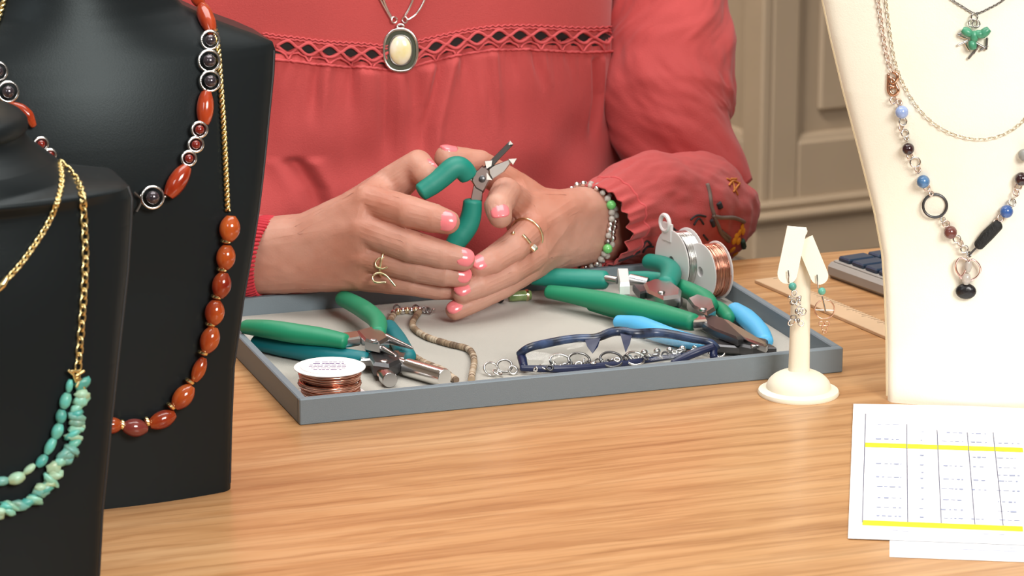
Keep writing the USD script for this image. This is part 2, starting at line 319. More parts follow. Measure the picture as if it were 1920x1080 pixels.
# ------------------------------------------------------------------ the table
tb = thing('table', 'light oak table with straight wood grain carrying the tray and the jewelry displays', 'table', (.25, -.1, -T))
obj('tabletop', box((.35, -.11, -.02), (2.2, .84, .04), bev=.003), 'oak', tb, False)
for x in (-.68, 1.38):
    for y in (-.46, .24): obj('leg', box((x, y, -.395), (.07, .07, .71), bev=.004), 'oak_edge', tb, False)
for y in (-.46, .24): obj('apron', box((.35, y, -.085), (1.99, .03, .09), bev=.002), 'oak_edge', tb, False)
for x in (-.68, 1.38): obj('apron', box((x, -.11, -.085), (.03, .63, .09), bev=.002), 'oak_edge', tb, False)

# ------------------------------------------------------------------ the tray
TL, TW, TH, TT, FLOOR = .375, .2585, .0172, .0055, .0045
ty = thing('tray', 'shallow grey jewelry tray lined with beige felt, full of pliers and wire', 'tray', (TL/2, TW/2, 0))
obj('base', box((TL/2, TW/2, .0014), (TL-.002, TW-.002, .0026)), 'grey_tray', ty, False)
for (c, s) in (((TL/2, TT/2, TH/2), (TL, TT, TH)), ((TL/2, TW-TT/2, TH/2), (TL, TT, TH)), ((TT/2, TW/2, TH/2), (TT, TW-2*TT, TH)), ((TL-TT/2, TW/2, TH/2), (TT, TW-2*TT, TH))):
    obj('side', box(c, s, bev=.0007), 'grey_tray', ty, False)
obj('felt_lining', box((TL/2, TW/2, .0036), (TL-2*TT-.0004, TW-2*TT-.0004, .0018)), 'felt', ty, False)

# ------------------------------------------------------------------ display busts
class Bust:
    def __init__(s, base, ang, pts, uc_px, lean, bulge, thick, neck=None, side=1, edge=.004):
        s.b = np.array(base, float); s.ux = np.array([math.cos(ang), math.sin(ang), 0]); s.n = np.array([math.sin(ang), -math.cos(ang), 0.])
        s.lean, s.bulge, s.thick, s.neck, s.edge = lean, bulge, thick, neck, edge
        def uz(px, py):
            z = 0.
            for _ in range(20):
                p = onplane(px, py, s.b+s.n*lean(z), s.n); z = p[2]
            return (p-s.b)@s.ux, p[2]
        s.uz = uz
        s.uc = uz(*uc_px)[0]
        O = np.array([uz(*q) for q in pts]); w = (O[:, 0]-s.uc)*side
        s.z, s.w = list(O[:, 1]), list(w)
    def W(s, z): return np.interp(z, s.z, s.w)
    def v(s, u, z):
        """front surface, measured towards the viewer"""
        w = s.W(z); q = np.clip(abs(u)/w, 0, 1)
        p = s.lean(z)+s.bulge(z)*(1-q**2)-s.edge*np.clip((q-.93)/.07, 0, 1)**2
        if s.neck is not None:
            k = ss(s.neck[0], s.neck[1], z); p = (1-k)*p+k*(s.neck[2]+np.sqrt(np.maximum(0, w*w-u*u)))
        return p
    def point(s, u, z, off=0.): return s.b+s.ux*(s.uc+u)+s.n*(s.v(u, z)+off)+np.array([0, 0, z])
    def at(s, px, py, off=0.):
        d = .0
        for _ in range(40):
            p = onplane(px, py, s.b+s.n*d, s.n); u, z = (p-s.b)@s.ux-s.uc, p[2]; u = np.clip(u, -s.W(z)*.995, s.W(z)*.995)
            d = .5*d+.5*(s.v(u, z)+off)
        return onplane(px, py, s.b+s.n*d, s.n)
    def mesh(s, zs, N=33):
        rings = []
        for z in zs:
            w = float(s.W(z)); q = np.sin(np.linspace(-1, 1, N)*np.pi/2); u = q*w
            fv = np.array([s.v(x, z) for x in u]); k = ss(s.neck[0], s.neck[1], z) if s.neck is not None else 0.
            vb = (1-k)*(s.lean(z)-s.thick)+k*(s.neck[2] if s.neck is not None else 0)
            ub = u[::-1]; bv = np.full(N, s.lean(z)-s.thick) if k <= 0 else (1-k)*(s.lean(z)-s.thick)+k*(s.neck[2]-np.sqrt(np.maximum(0, w*w-ub*ub)))
            bv = bv-.0005*(1-q[::-1]**2)
            U, V = np.r_[u, ub], np.r_[fv, bv]
            rings.append(s.b+s.ux*(s.uc+U)[:, None]+s.n*V[:, None]+np.array([0, 0, z]))
        return loft(rings)
def zlevels(b, z0, z1, n): return np.unique(np.r_[np.linspace(z0, z1, n), [z for z in b.z if z0 < z < z1]])

# rear black bust
rb = Bust((-.155, -.113, 0), 0., [(435, 930), (438, 800), (443, 690), (462, 560), (490, 400), (508, 240), (518, 140), (520, 96), (514, 80), (480, 65), (400, 36), (345, 10), (318, -20), (300, -60), (296, -120)], (190, 800),
          lambda z: -.34*.085*.886*(1+math.erf((float(z)-.235)/.085))-.02*z, lambda z: .010+.02*ss(.12, .25, z), .05, neck=(.32, .37, -.092))
zt = rb.z[-1]
bs = thing('jewelry_bust', 'tall black leatherette necklace bust behind nearest bust, hung with orange carnelian beads', 'display bust', (-.155, -.113, 0))
rbm = rb.mesh(zlevels(rb, 0.0, zt, 70)); obj('body', rbm, 'black_leather', bs, 35)
pe = [rb.point(rb.W(z)*.985, z, -.001) for z in np.linspace(.004, rb.z[7], 40)]
obj('edge_seam', tube(pe, .0012, 6), 'black_seam', bs)
# front black bust
fb = Bust((-.27, -.30, 0), 0., [(186, 1130), (190, 1080), (197, 955), (214, 790), (226, 680), (245, 510), (251, 420), (253, 372), (248, 354), (238, 348), (200, 345), (155, 341), (116, 311), (92, 293), (76, 279), (68, 268), (66, 260)], (-90, 800),
          lambda z: -.17*.085*.886*(1+math.erf((float(z)-.16)/.085))-.01*z, lambda z: .012+.016*ss(.08, .2, z), .045, neck=(.218, .246, -.060))
bs2 = thing('jewelry_bust', 'black leatherette necklace bust nearest viewer, at left edge, with turquoise strands', 'display bust', (-.27, -.30, 0))
ztop = fb.z[-1]
fbm = fb.mesh(zlevels(fb, 0.0, ztop, 70)); obj('body', fbm, 'black_leather', bs2, 35)
w0 = fb.W(ztop); cn = fb.b+fb.ux*fb.uc+fb.n*fb.neck[2]
obj('neck_cap', lathe([(w0*1.0, ztop-.001), (w0*1.035, ztop+.002), (w0*1.03, ztop+.006), (w0*.97, ztop+.0095), (w0*.8, ztop+.012), (w0*.45, ztop+.0145), (0, ztop+.0155)], 48, c=cn), 'black_leather', bs2)
pe = [fb.point(fb.W(z)*.985, z, -.001) for z in np.linspace(.004, fb.z[8], 40)]
obj('edge_seam', tube(pe, .0012, 6), 'black_seam', bs2)
# white bust
wbs = Bust((.374, -.073, 0), math.radians(-26), [(1664, 752), (1663, 640), (1660, 555), (1655, 480), (1640, 400), (1612, 290), (1580, 170), (1556, 70), (1541, 0), (1530, -60), (1526, -110), (1532, -130), (1580, -160), (1660, -195), (1700, -235), (1705, -290)], (1822, 752),
           lambda z: -.05*np.maximum(0, z-.12)**1.5-.02*z, lambda z: .006+.016*ss(.08, .2, z), .035, neck=(.33, .37, -.04), side=-1)
bs3 = thing('jewelry_bust', 'cream leatherette necklace bust at the right edge, standing above the printed papers', 'display bust', (.44, -.105, 0))
wbm = wbs.mesh(zlevels(wbs, 0.0, wbs.z[-1], 70)); obj('body', wbm, 'cream', bs3, 35)
for sg in (-1, 1):
    pe = [wbs.point(sg*(wbs.W(z)*.992), z, -.002) for z in np.linspace(.003, wbs.z[10], 60)]
    obj('piping', tube(pe, .0016, 8), 'cream_pipe', bs3)

# ------------------------------------------------------------------ necklaces on the busts
def run(pts, step):
    """evenly spaced pixel stations along a pixel polyline, with headings"""
    P = np.asarray(pts, float); d = np.r_[0, np.cumsum(np.linalg.norm(np.diff(P, axis=0), axis=1))]
    s = np.arange(0, d[-1], step); return np.stack([np.interp(s, d, P[:, k]) for k in (0, 1)], 1)
def on(b, pts, off=.002, n=None):
    pts = np.asarray(pts, float)
    if n: pts = spline(pts, n)
    return np.array([b.at(x, y, off) for x, y in pts])
def barrel(a, c, r, sides=10, pw=1.0, tip=.34, facets=False):
    """a bead along a->c, fat in the middle"""
    a, c = np.asarray(a), np.asarray(c); L_ = np.linalg.norm(c-a); x = np.linspace(-1, 1, 11)
    prof = [(0, 0)]+[(r*(tip+(1-tip)*(1-abs(t)**(2.2*pw))), L_*(t+1)/2) for t in x]+[(0, L_)]
    return lathe(prof, sides, (c-a), a)
def disc_spacer(a, c, r): return lathe([(0, 0), (r*.7, 0), (r, .25), (r, .75), (r*.7, 1), (0, 1)] @ np.diag([1, np.linalg.norm(np.subtract(c, a))]), 10, np.subtract(c, a), a)
def seg_px(b, cx, cy, L_, ang, off):
    """two surface points either side of a pixel centre; ang in degrees, clockwise from right"""
    dx, dy = math.cos(math.radians(ang))*L_/2, math.sin(math.radians(ang))*L_/2
    return b.at(cx-dx, cy-dy, off), b.at(cx+dx, cy+dy, off)
PXM = lambda p: F/((np.asarray(p)-EYE)@CD)                                      # pixels per metre at a point

na = thing('necklace', 'carnelian necklace with dark pearls in silver wire rings on taller black bust', 'necklace', rb.at(330, 337))
def ringed(par, b, cx, cy, rp, bead, wire='silver', rb_=.60, wr=.0009):
    p = b.at(cx, cy, .006); r = rp/PXM(p)
    obj('bead', ell(p+b.n*.0005, [r*rb_]*3, sub=2), bead, par, True)
    obj('wire_ring', ring(p, b.n+np.array([0, 0, .15]), r*.93, wr, 6, 26), wire, par, True)
def oval(par, b, cx, cy, L_, ang, wpx, mat, off=None, name='bead', sides=8, tip=.55):
    a, c = seg_px(b, cx, cy, L_, ang, .001); r = wpx/2/PXM(a); o = b.n*(r*.8 if off is None else off)
    obj(name, barrel(a+o, c+o, r, sides, tip=tip), mat, par, 50)
oval(na, rb, 368, -4, 30, 60, 26, 'carnelian'); oval(na, rb, 384, 32, 54, 68, 32, 'carnelian')
for (x, y, r) in ((394, 75, 18), (392, 114, 21), (394, 152, 20)): ringed(na, rb, x, y, r, 'pearl_dark')
oval(na, rb, 382, 200, 62, 94, 33, 'carnelian')
for (x, y, r) in ((374, 243, 15), (367, 271, 14.5), (354, 297, 14)): ringed(na, rb, x, y, r, 'garnet', wr=.0010)
oval(na, rb, 330, 337, 66, 122, 36, 'carnelian')
ringed(na, rb, 286, 370, 22, 'pearl_dark')
obj('wire_tail', cat([tube(on(rb, q, .004, 12), .0007, 6) for q in (((266, 372), (258, 366), (252, 360)), ((266, 376), (262, 386), (256, 397)))]), 'silver', na)
obj('wire_link', cat([tube(on(rb, q, .005, 6), .0007, 6) for q in (((394, 56), (395, 60)), ((393, 93), (393, 96)), ((393, 133), (394, 136)), ((385, 168), (390, 172)), ((375, 228), (377, 234)), ((306, 372), (312, 368)))]), 'silver', na)
oval(na, rb, 216, 399, 46, 172, 32, 'carnelian'); ringed(na, rb, 178, 401, 20, 'pearl_dark'); oval(na, rb, 146, 382, 46, 222, 32, 'carnelian')
for (x, y, r) in ((124, 352, 13), (110, 322, 13)): ringed(na, rb, x, y, r, 'garnet')
for (x, y, r) in ((-4, 134, 18), (15, 172, 20)): ringed(na, rb, x, y, r, 'pearl_dark')
obj('bead', capsule_tube(on(rb, [(20, 196), (38, 204), (52, 216), (62, 234)], .004), [.002, .0032, .0034, .002], 10, 16), 'carnelian', na)
for (x, y, r) in ((77, 270, 13), (94, 290, 10.5)): ringed(na, rb, x, y, r, 'garnet', wr=.0010)

nb = thing('necklace', 'long brown-orange agate bead necklace on gold chain on the taller black bust', 'necklace', rb.at(412, 531))
obj('chain', twist_chain(on(rb, [(398, 38), (404, 60), (412, 130), (419, 230), (424, 330), (427, 396)], .002, 40), .0011, .0009, .006), 'gold', nb, True, kind='stuff')
obj('chain', twist_chain(on(rb, [(24, -60), (14, -30), (5, 8), (-12, 60), (-32, 150), (-42, 280), (-46, 396)], .002, 50), .0011, .0009, .006), 'gold', nb, True, kind='stuff')
ag = [(427, 425, 48, 96, 40, 'agate'), (420, 479, 46, 95, 37, 'agate'), (412, 531, 48, 100, 37, 'agate'), (399, 582, 46, 96, 38, 'agate'), (390, 633, 50, 108, 37, 'agate'), (371, 690, 48, 112, 26, 'agate'), (340, 740, 52, 128, 37, 'agate'), (301, 783, 52, 156, 34, 'agate'), (250, 798, 46, 184, 35, 'agate_dark'), (206, 794, 40, 176, 32, 'agate')]
MIR_OK = len(ag)-2
for k, (x, y, L_, a_, w_, m_) in enumerate(ag):
    MIR = rb if k < MIR_OK else None; oval(nb, rb, x, y, L_, a_, w_, m_, sides=12, tip=.42)
for k in range(len(ag)-1):
    MIR = rb if k < MIR_OK else None
    x, y = (ag[k][0]+ag[k+1][0])/2, (ag[k][1]+ag[k+1][1])/2; an = math.degrees(math.atan2(ag[k+1][1]-ag[k][1], ag[k+1][0]-ag[k][0]))
    a, c = seg_px(rb, x, y, 8.5, an, .0052); obj('spacer', disc_spacer(a, c, .0031), 'gold', nb)

MIR = None
nc = thing('necklace', 'two-strand turquoise nugget and chip necklace on gold chain on nearest black bust', 'necklace', fb.at(120, 800))
MIR = fb
ch = on(fb, [(112, 303), (128, 318), (148, 345), (157, 400), (160, 470), (158, 540), (152, 620), (146, 694)], .0022, 60)
obj('chain', link_chain(ch, .0058, .0006, 1.7), 'gold', nc, True, kind='stuff')
for (x, y, a_) in ((135, 700, 40), (142, 696, 0), (150, 700, -30), (140, 708, 70), (152, 712, 20), (147, 718, -60), (154, 720, 60), (148, 706, 90)):
    a, c = seg_px(fb, x, y, 16, a_, .004); obj('gold_branch', capsule_tube([a, c], .0008, 6, 5), 'gold', nc)
tq = [(129, 722, 24, 100, 14), (121, 749, 30, 108, 22), (113, 778, 25, 96, 21), (106, 806, 30, 112, 22), (93, 834, 34, 118, 19), (77, 862, 27, 130, 19), (54, 878, 26, 140, 15), (29, 894, 32, 160, 24), (2, 900, 28, 172, 18), (-27, 905, 26, 175, 20), (-57, 908, 28, 178, 20)]
for k, (x, y, L_, a_, w_) in enumerate(tq): oval(nc, fb, x, y, L_, a_, w_, 'turquoise_'+'aabaabddeab'[k], sides=12, tip=.5, name='nugget')
cr_ = run([(148, 728), (152, 748), (146, 772), (142, 800), (136, 826), (126, 850), (115, 870), (104, 888), (92, 906), (76, 922), (62, 938), (44, 946), (24, 948), (8, 956), (-10, 960), (-45, 964), (-88, 966)], 8.8)
r2 = np.random.default_rng(3)
for k, (x, y) in enumerate(cr_):
    j = r2.normal(0, 3.0, 2); p = fb.at(x+j[0], y+j[1], .0035); q = trimesh.creation.icosphere(subdivisions=1)
    v = q.vertices*(1+.13*r2.standard_normal((len(q.vertices), 1))); v = v*[r2.uniform(.0036, .0054), r2.uniform(.0019, .0034), r2.uniform(.0018, .0028)]
    an = r2.uniform(-.6, .6)+(.0 if y < 900 else -.3); x_ = fb.ux*math.cos(an)+np.array([0, 0, 1])*math.sin(an)
    obj('chip', trimesh.Trimesh(v @ basis(x_, fb.n+r2.normal(0, .4, 3)).T+p, q.faces, process=False), 'turquoise_'+'abccdde'[r2.integers(7)], nc, True)
MIR = None
nd = thing('necklace', 'thin gold chain ending in a small clasp, no stones, on nearest black bust', 'necklace', fb.at(60, 440))
obj('chain', link_chain(on(fb, [(112, 304), (116, 330), (110, 370), (92, 415), (60, 466), (30, 505), (12, 524)], .002, 50), .0036, .0006, 1.5), 'gold', nd, True, kind='stuff')
obj('clasp', capsule_tube(on(fb, [(12, 522), (4, 534), (-4, 545)], .003), [.0014, .0022, .0012], 10, 12), 'gold', nd)

# white bust
n1 = thing('necklace', 'fine silver chain with turquoise chip and twig pendant high on cream bust', 'necklace', wbs.at(1825, 60))
obj('chain', link_chain(on(wbs, [(1700, -190), (1712, -110), (1740, -55), (1770, -14), (1785, 0), (1812, 17), (1828, 25), (1850, 18), (1880, 1), (1900, -20), (1930, -70), (1952, -130), (1960, -190)], .0008, 80), .002, .0003, 1.5), 'dark_silver', n1, True, kind='stuff')
obj('bail', cat([ring(wbs.at(1827, 32, .002), wbs.n+[.5, 0, 0], .0022, .0005, 6, 14), ring(wbs.at(1824, 43, .003), wbs.n, .0026, .0005, 6, 14), ring(wbs.at(1830, 45, .003), wbs.n+[0, 0, .6], .0024, .0005, 6, 14)]), 'silver', n1)
for (x, y, a_, L_) in ((1813, 58, 30, 20), (1846, 59, -40, 22), (1826, 66, 88, 20), (1823, 82, 80, 17), (1836, 62, 10, 16)): oval(n1, wbs, x, y, L_, a_, 17, 'bead_mint', name='chip', tip=.66, off=.004)
tw = np.random.default_rng(5)
for (x, y, a_, L_) in ((1806, 70, 20, 18), (1806, 80, -25, 20), (1812, 86, 60, 18), (1836, 84, 30, 22), (1850, 82, 95, 20), (1845, 90, -30, 14), (1824, 100, 130, 24), (1830, 92, 120, 18), (1803, 63, -10, 12)):
    a, c = seg_px(wbs, x, y, L_, a_, .002); obj('twig', capsule_tube([a, c], .0008, 6, 4), 'dark_silver' if tw.random() < .5 else 'silver', n1)
n2 = thing('necklace', 'thin bare silver chain drooping in a shallow curve across the cream bust', 'necklace', wbs.at(1800, 255))
obj('chain', link_chain(on(wbs, [(1690, -190), (1668, -110), (1660, -10), (1668, 60), (1680, 125), (1700, 170), (1725, 207), (1760, 238), (1800, 256), (1845, 261), (1890, 248), (1925, 220), (1955, 170), (1976, 60), (1984, -10), (1978, -110), (1960, -190)], .0009, 120), .0042, .00028, 1.9), 'champagne', n2, True, kind='stuff')
n3 = thing('necklace', 'mixed bead wire-link necklace with black ring and dark stone drop on cream bust', 'necklace', wbs.at(1790, 430))
MIR = wbs
obj('chain', link_chain(on(wbs, [(1680, -190), (1652, -110), (1644, -12), (1649, 20), (1656, 70), (1664, 110), (1671, 134)], .0012, 40), .0040, .00036, 1.5), 'pale_rose', n3, True, kind='stuff')
pl = [(1674, 134), (1682, 140), (1681, 150), (1672, 155), (1670, 147), (1676, 150), (1680, 160), (1684, 170), (1678, 177), (1669, 172), (1670, 162), (1677, 164)]
obj('scroll_link', cat([tube(on(wbs, pl, .002, 60), .0011, 8), tube(on(wbs, [(1666, 138), (1665, 160), (1668, 176), (1682, 177)], .0012, 20), .0009, 8)]), 'rose_gold', n3, True)
MIR = None
def ball(par, b, x, y, rp, mat, name='bead'):
    p = b.at(x, y, 0); r = rp/PXM(p); obj(name, ell(p+b.n*r*.95, [r]*3, sub=2), mat, par, True)
for (x, y, r, m_) in ((1691, 208, 12.5, 'bead_lilac'), (1703, 277, 11.5, 'bead_dark'), (1731, 338, 12.5, 'bead_blue'), (1782, 433, 12.5, 'bead_brown'), (1887, 394, 12.5, 'bead_deep_blue'), (1915, 333, 13, 'bead_dark'), (1921, 288, 12, 'bead_grey')): ball(n3, wbs, x, y, r, m_)
for (x, y, r, w_) in ((1675, 188, 6, .4), (1686, 192, 6, .9), (1693, 228, 7, .2), (1690, 240, 6, .9), (1697, 250, 7, .4), (1700, 260, 5, .8), (1706, 293, 6, .7), (1716, 304, 9.5, .15), (1721, 318, 6, .8), (1738, 352, 6, .5), (1746, 363, 4, .5), (1768, 412, 5, .7), (1774, 420, 6, .3), (1794, 448, 7, .3), (1801, 457, 6, .8), (1808, 467, 7, .3), (1817, 477, 5, .7), (1898, 380, 7, .5), (1905, 362, 6, .7), (1909, 350, 6, .2), (1876, 409, 6, .4), (1868, 418, 6, .7)):
    p = wbs.at(x, y, .003); obj('wire_loop', ring(p, wbs.n+np.array([w_, -w_*.2, w_*.4]), r/PXM(p), .0006, 6, 16), 'silver' if r % 2 else 'pale_rose', n3, True)
p = wbs.at(1753, 386, .0018); obj('black_ring', ring(p, wbs.n, 22/PXM(p), .0009, 8, 32), 'gunmetal', n3, True)
obj('bead', capsule_tube(on(wbs, [(1870, 423), (1852, 441), (1836, 459)], .0045), [.0036, .004, .0034], 8, 10, end=(1, 1)), 'lava', n3, 40)
obj('bead_wire', tube(on(wbs, [(1838, 458), (1826, 469), (1817, 479)], .003, 8), .0007, 6), 'gunmetal', n3)
hp = [(1814, 488), (1800, 484), (1792, 496), (1797, 514), (1812, 526), (1828, 522), (1838, 508), (1834, 494), (1820, 487), (1814, 498), (1808, 512), (1800, 522)]
obj('wire_heart', cat([tube(on(wbs, hp, .003+.002*k, 60), .0007, 6) for k in (0, 1)]), 'pink_wire', n3, True)
oval(n3, wbs, 1815, 497, 22, 95, 15, 'bead_clear', name='crystal', off=.003); oval(n3, wbs, 1812, 520, 20, 95, 18, 'bead_clear', name='crystal', off=.004)
p = wbs.at(1811, 544, 0); R_ = basis(wbs.ux, wbs.n)
obj('stone', trimesh.Trimesh((lambda q: q.vertices*[.0066, .0052, .0035] @ R_.T)(trimesh.creation.icosphere(subdivisions=2))+p+wbs.n*.003, trimesh.creation.icosphere(subdivisions=2).faces, process=False), 'bead_black', n3, False)

# ------------------------------------------------------------------ earring stand and earrings
es0 = onz(1497, 738); EA = math.radians(-20); eu, en = np.array([math.cos(EA), math.sin(EA), 0]), np.array([math.sin(EA), -math.cos(EA), 0])
est = thing('earring_stand', 'small white flocked earring stand with a round domed foot and two drooping flaps', 'earring stand', es0)
pf = [(0, 0), (.0262, 0), (.0266, .0012), (.026, .0028), (.0225, .0036), (.0212, .0042)]+[(.0212*math.cos(a), .0042+.0125*math.sin(a)) for a in np.linspace(.1, math.pi/2, 12)]
obj('foot', lathe(pf+[(0, .0167)], 48, c=es0), 'white_flock', est)
def espt(px, py, d=0.): return onplane(px, py, es0+en*d, en)
zt_, zb_ = espt(1497, 452)[2], .012
rr = []
for z in np.linspace(zb_, zt_-.004, 24):
    t = (z-zb_)/(zt_-zb_); w = .0070-.0012*t; a = np.linspace(0, 2*np.pi, 28, endpoint=False)
    rr.append(es0+(w*np.sign(np.cos(a))*abs(np.cos(a))**.8)[:, None]*eu+((.0060-.001*t)*np.sin(a))[:, None]*en+np.array([0, 0, z]))
obj('post', loft(rr), 'white_flock', est)
def flap(poly, d0, d1, thick=.0022):
    """a rounded flap; its depth slopes from d0 at the top to d1 at the bottom"""
    P = np.array(poly, float); lo, hi = P[:, 1].min(), P[:, 1].max()
    W_ = [espt(x, y, d0+(d1-d0)*(y-lo)/(hi-lo)) for x, y in P]
    return prism(W_, en*thick)
def rounded(ax, ay, bx, by, w):
    """strip from a to b with a round end at b"""
    d = norm([bx-ax, by-ay]); nrm = np.array([-d[1], d[0]]); A_, B_ = np.array([ax, ay]), np.array([bx, by]); 
    return [A_+nrm*w/2, A_-nrm*w/2]+[B_+w/2*(d*math.cos(t)-nrm*math.sin(t)*-1*-1) for t in np.linspace(math.pi/2, -math.pi/2, 13)]
obj('flap', flap(rounded(1494, 428, 1476, 513, 37), .010, .019), 'white_flock', est, 30)
obj('flap', flap(rounded(1508, 448, 1536, 516, 34), .0066, .0125), 'white_flock', est, 30)
obj('top_fold', prism([espt(1477, 427, .006), espt(1513, 430, .006), espt(1511, 436, .0062), espt(1476, 433, .0062)], en*.011-en*.0), 'white_flock', est, 30)
def hook(par, x, y0, y1, d): obj('ear_wire', cat([tube([espt(x-1, y0, d), espt(x, (y0+y1)/2, d+.001), espt(x+.5, y1, d)], .00045, 6)]), 'steel', par)
e1 = thing('earring', 'silver charm cluster earring with turquoise bead on left flap of white stand', 'earring', espt(1487, 537, .020))
hook(e1, 1479, 507, 530, .0205)
pb = espt(1486, 537, .0205); obj('bead', ell(pb, [.0026]*3), 'turquoise_b', e1, True)
obj('jump_ring', ring(espt(1489, 549, .0200), en+[.3, 0, 0], .0018, .0004, 6, 14), 'silver', e1)
rc = np.random.default_rng(11)
for k in range(16):
    x, y = 1496+rc.normal(0, 8), 575+rc.uniform(-19, 37); p = espt(x-3, y, .013+rc.uniform(-.001, .001))
    obj('charm', ring(p, en+rc.normal(0, .5, 3), rc.uniform(.0013, .0024), .00045, 5, 12) if k % 3 else ell(p, [.0012, .001, .0017], sub=1), 'dark_silver' if k % 4 == 0 else 'silver', e1, True)
e2 = thing('earring', 'silver hoop earring with turquoise bead on right flap of white stand', 'earring', espt(1541, 546, .0145))
hook(e2, 1533, 515, 541, .0145)
pb = espt(1541, 546, .0145); obj('bead', ell(pb, [.0025]*3), 'turquoise_a', e2, True)
p = espt(1546, 580, .0145); obj('hoop', ring(p, en, 18.5/PXM(p), .0005, 6, 28), 'rose_gold', e2, True)
obj('bar', cat([tube([espt(1541, 556, .0145), espt(1548, 585, .0148)], .0006, 6), tube([espt(1529, 581, .0145), espt(1564, 582, .0145)], .0004, 6)]), 'silver', e2)
for (x, y, r) in ((1540, 607, 4.5), (1551, 607, 4.5), (1546, 615, 5), (1546, 622, 3)):
    p = espt(x, y, .0145); obj('scroll_drop', ring(p, en, r/PXM(p), .0004, 5, 14), 'rose_gold', e2, True)

# ------------------------------------------------------------------ printed papers
TLc, BLc = onz(1600, 760), onz(1590, 1012)
pv = norm(BLc-TLc); pu = np.array([-pv[1], pv[0], 0]); PL = np.linalg.norm(BLc-TLc); PW = .2159
def sheet(o, w, h, z, curl=0.):
    nu, nv = 12, 14; g = []
    for i in range(nv+1):
        for j in range(nu+1):
            a, b_ = j/nu, i/nv; g.append(o+pu*w*a+pv*h*b_+np.array([0, 0, z+curl*math.exp(-((a-.33)/.25)**2)*max(0, 1-b_*2.5)**2]))
    g = np.array(g); i, j = np.meshgrid(np.arange(nv), np.arange(nu), indexing='ij'); s = nu+1
    q = np.stack([i*s+j, i*s+j+1, (i+1)*s+j+1, (i+1)*s+j], -1).reshape(-1, 4); n = len(g)
    v = np.vstack([g, g-[0, 0, .00012]]); f = np.vstack([q[:, [0, 1, 2]], q[:, [0, 2, 3]]])
    edge = [k for k in range(s)]+[k*s+nu for k in range(1, nv+1)]+[nv*s+k for k in range(nu-1, -1, -1)]+[k*s for k in range(nv-1, 0, -1)]
    e = [(edge[k], edge[(k+1) % len(edge)]) for k in range(len(edge))]
    fs = [(a, b_, b_+n) for a, b_ in e]+[(a, b_+n, a+n) for a, b_ in e]
    m = trimesh.Trimesh(v, np.vstack([f, f[:, ::-1]+n, fs]), process=False)
    m.fix_normals(); return m
def strip(o, a, b_, w, z):
    """flat print from sheet coordinate a to b (metres along u, v)"""
    A_, B_ = o+pu*a[0]+pv*a[1], o+pu*b_[0]+pv*b_[1]; d = norm(B_-A_); s = np.cross([0, 0, 1.], d)*w/2
    v = np.array([A_+s, A_-s, B_-s, B_+s])+[0, 0, z]; return trimesh.Trimesh(v, [[0, 1, 2], [0, 2, 3]], process=False)
o2 = onz(1668, 1045)-pv*(PL)
p2 = thing('paper_sheet', 'blank-edged white paper sheet lying underneath, its lower edge sticking out', 'paper', o2+pu*PW/2+pv*PL/2)
sh2 = obj('sheet', sheet(o2, PW, PL, .0003), 'paper', p2, True)
ri = np.random.default_rng(21)
obj('print', cat([strip(o2, (.032+.05*k, PL-.017), (.032+.05*k+ri.uniform(.02, .045), PL-.017), .0008, .00045) for k in range(4)]+[strip(o2, (.05, PL-.0225), (.09, PL-.0225), .0006, .00045)]), 'paper_ink', sh2, False, kind='stuff')
p1 = thing('paper_sheet', 'white paper sheet printed with a table and two yellow highlighted rows, on top', 'paper', TLc+pu*PW/2+pv*PL/2)
sh1 = obj('sheet', sheet(TLc, PW, PL, .0009, .0012), 'paper', p1, True)
def shpx(px, py): q = onz(px, py, .001)-TLc; return np.array([q@pu, q@pv])
ZP = .00115
hl = []
for (a, b_) in (((1621, 834), (1918, 844)), ((1617, 980), (1918, 992))):
    A_, B_ = shpx(*a), shpx(*b_); B_ = A_+(B_-A_)*1.0; 
    obj('highlight', strip(TLc, A_, B_, .0088, ZP), 'highlighter', sh1, False)
lines = [((1623, 776), (1617, 980)), ((1700, 784), (1702, 980)), ((1756, 788), (1765, 982)), ((1812, 792), (1828, 984)), ((1860, 793), (1881, 986))]
for a, b_ in lines: obj('table_rule', strip(TLc, shpx(*a), shpx(*b_), .0005, ZP+.00003), 'paper_line', sh1, False)
pr = []
for row, y in enumerate((795, 806, 822, 850, 868, 882, 893, 911, 932, 950, 966)):
    for x0, x1 in ((1640, 1690), (1722, 1732), (1764, 1806), (1820, 1850), (1868, 1912)):
        if ri.random() < .22: continue
        x = x0+ri.uniform(0, 6)
        while x < x1:
            w_ = ri.uniform(3, 12); yy = y+(x-1620)*.035; pr.append(strip(TLc, shpx(x, yy), shpx(min(x+w_, x1), yy+.3), ri.uniform(.0008, .0026), ZP+.00002)); x += w_+ri.uniform(2, 7)
for (x, y) in ((1730, 760), (1740, 762), (1840, 770), (1860, 771), (1900, 774), (1670, 994), (1690, 996), (1840, 1001), (1870, 1002), (1592, 1007)): pr.append(strip(TLc, shpx(x, y), shpx(x+14, y+.5), .0007, ZP))
obj('print', cat(pr), 'paper_ink', sh1, False, kind='stuff')

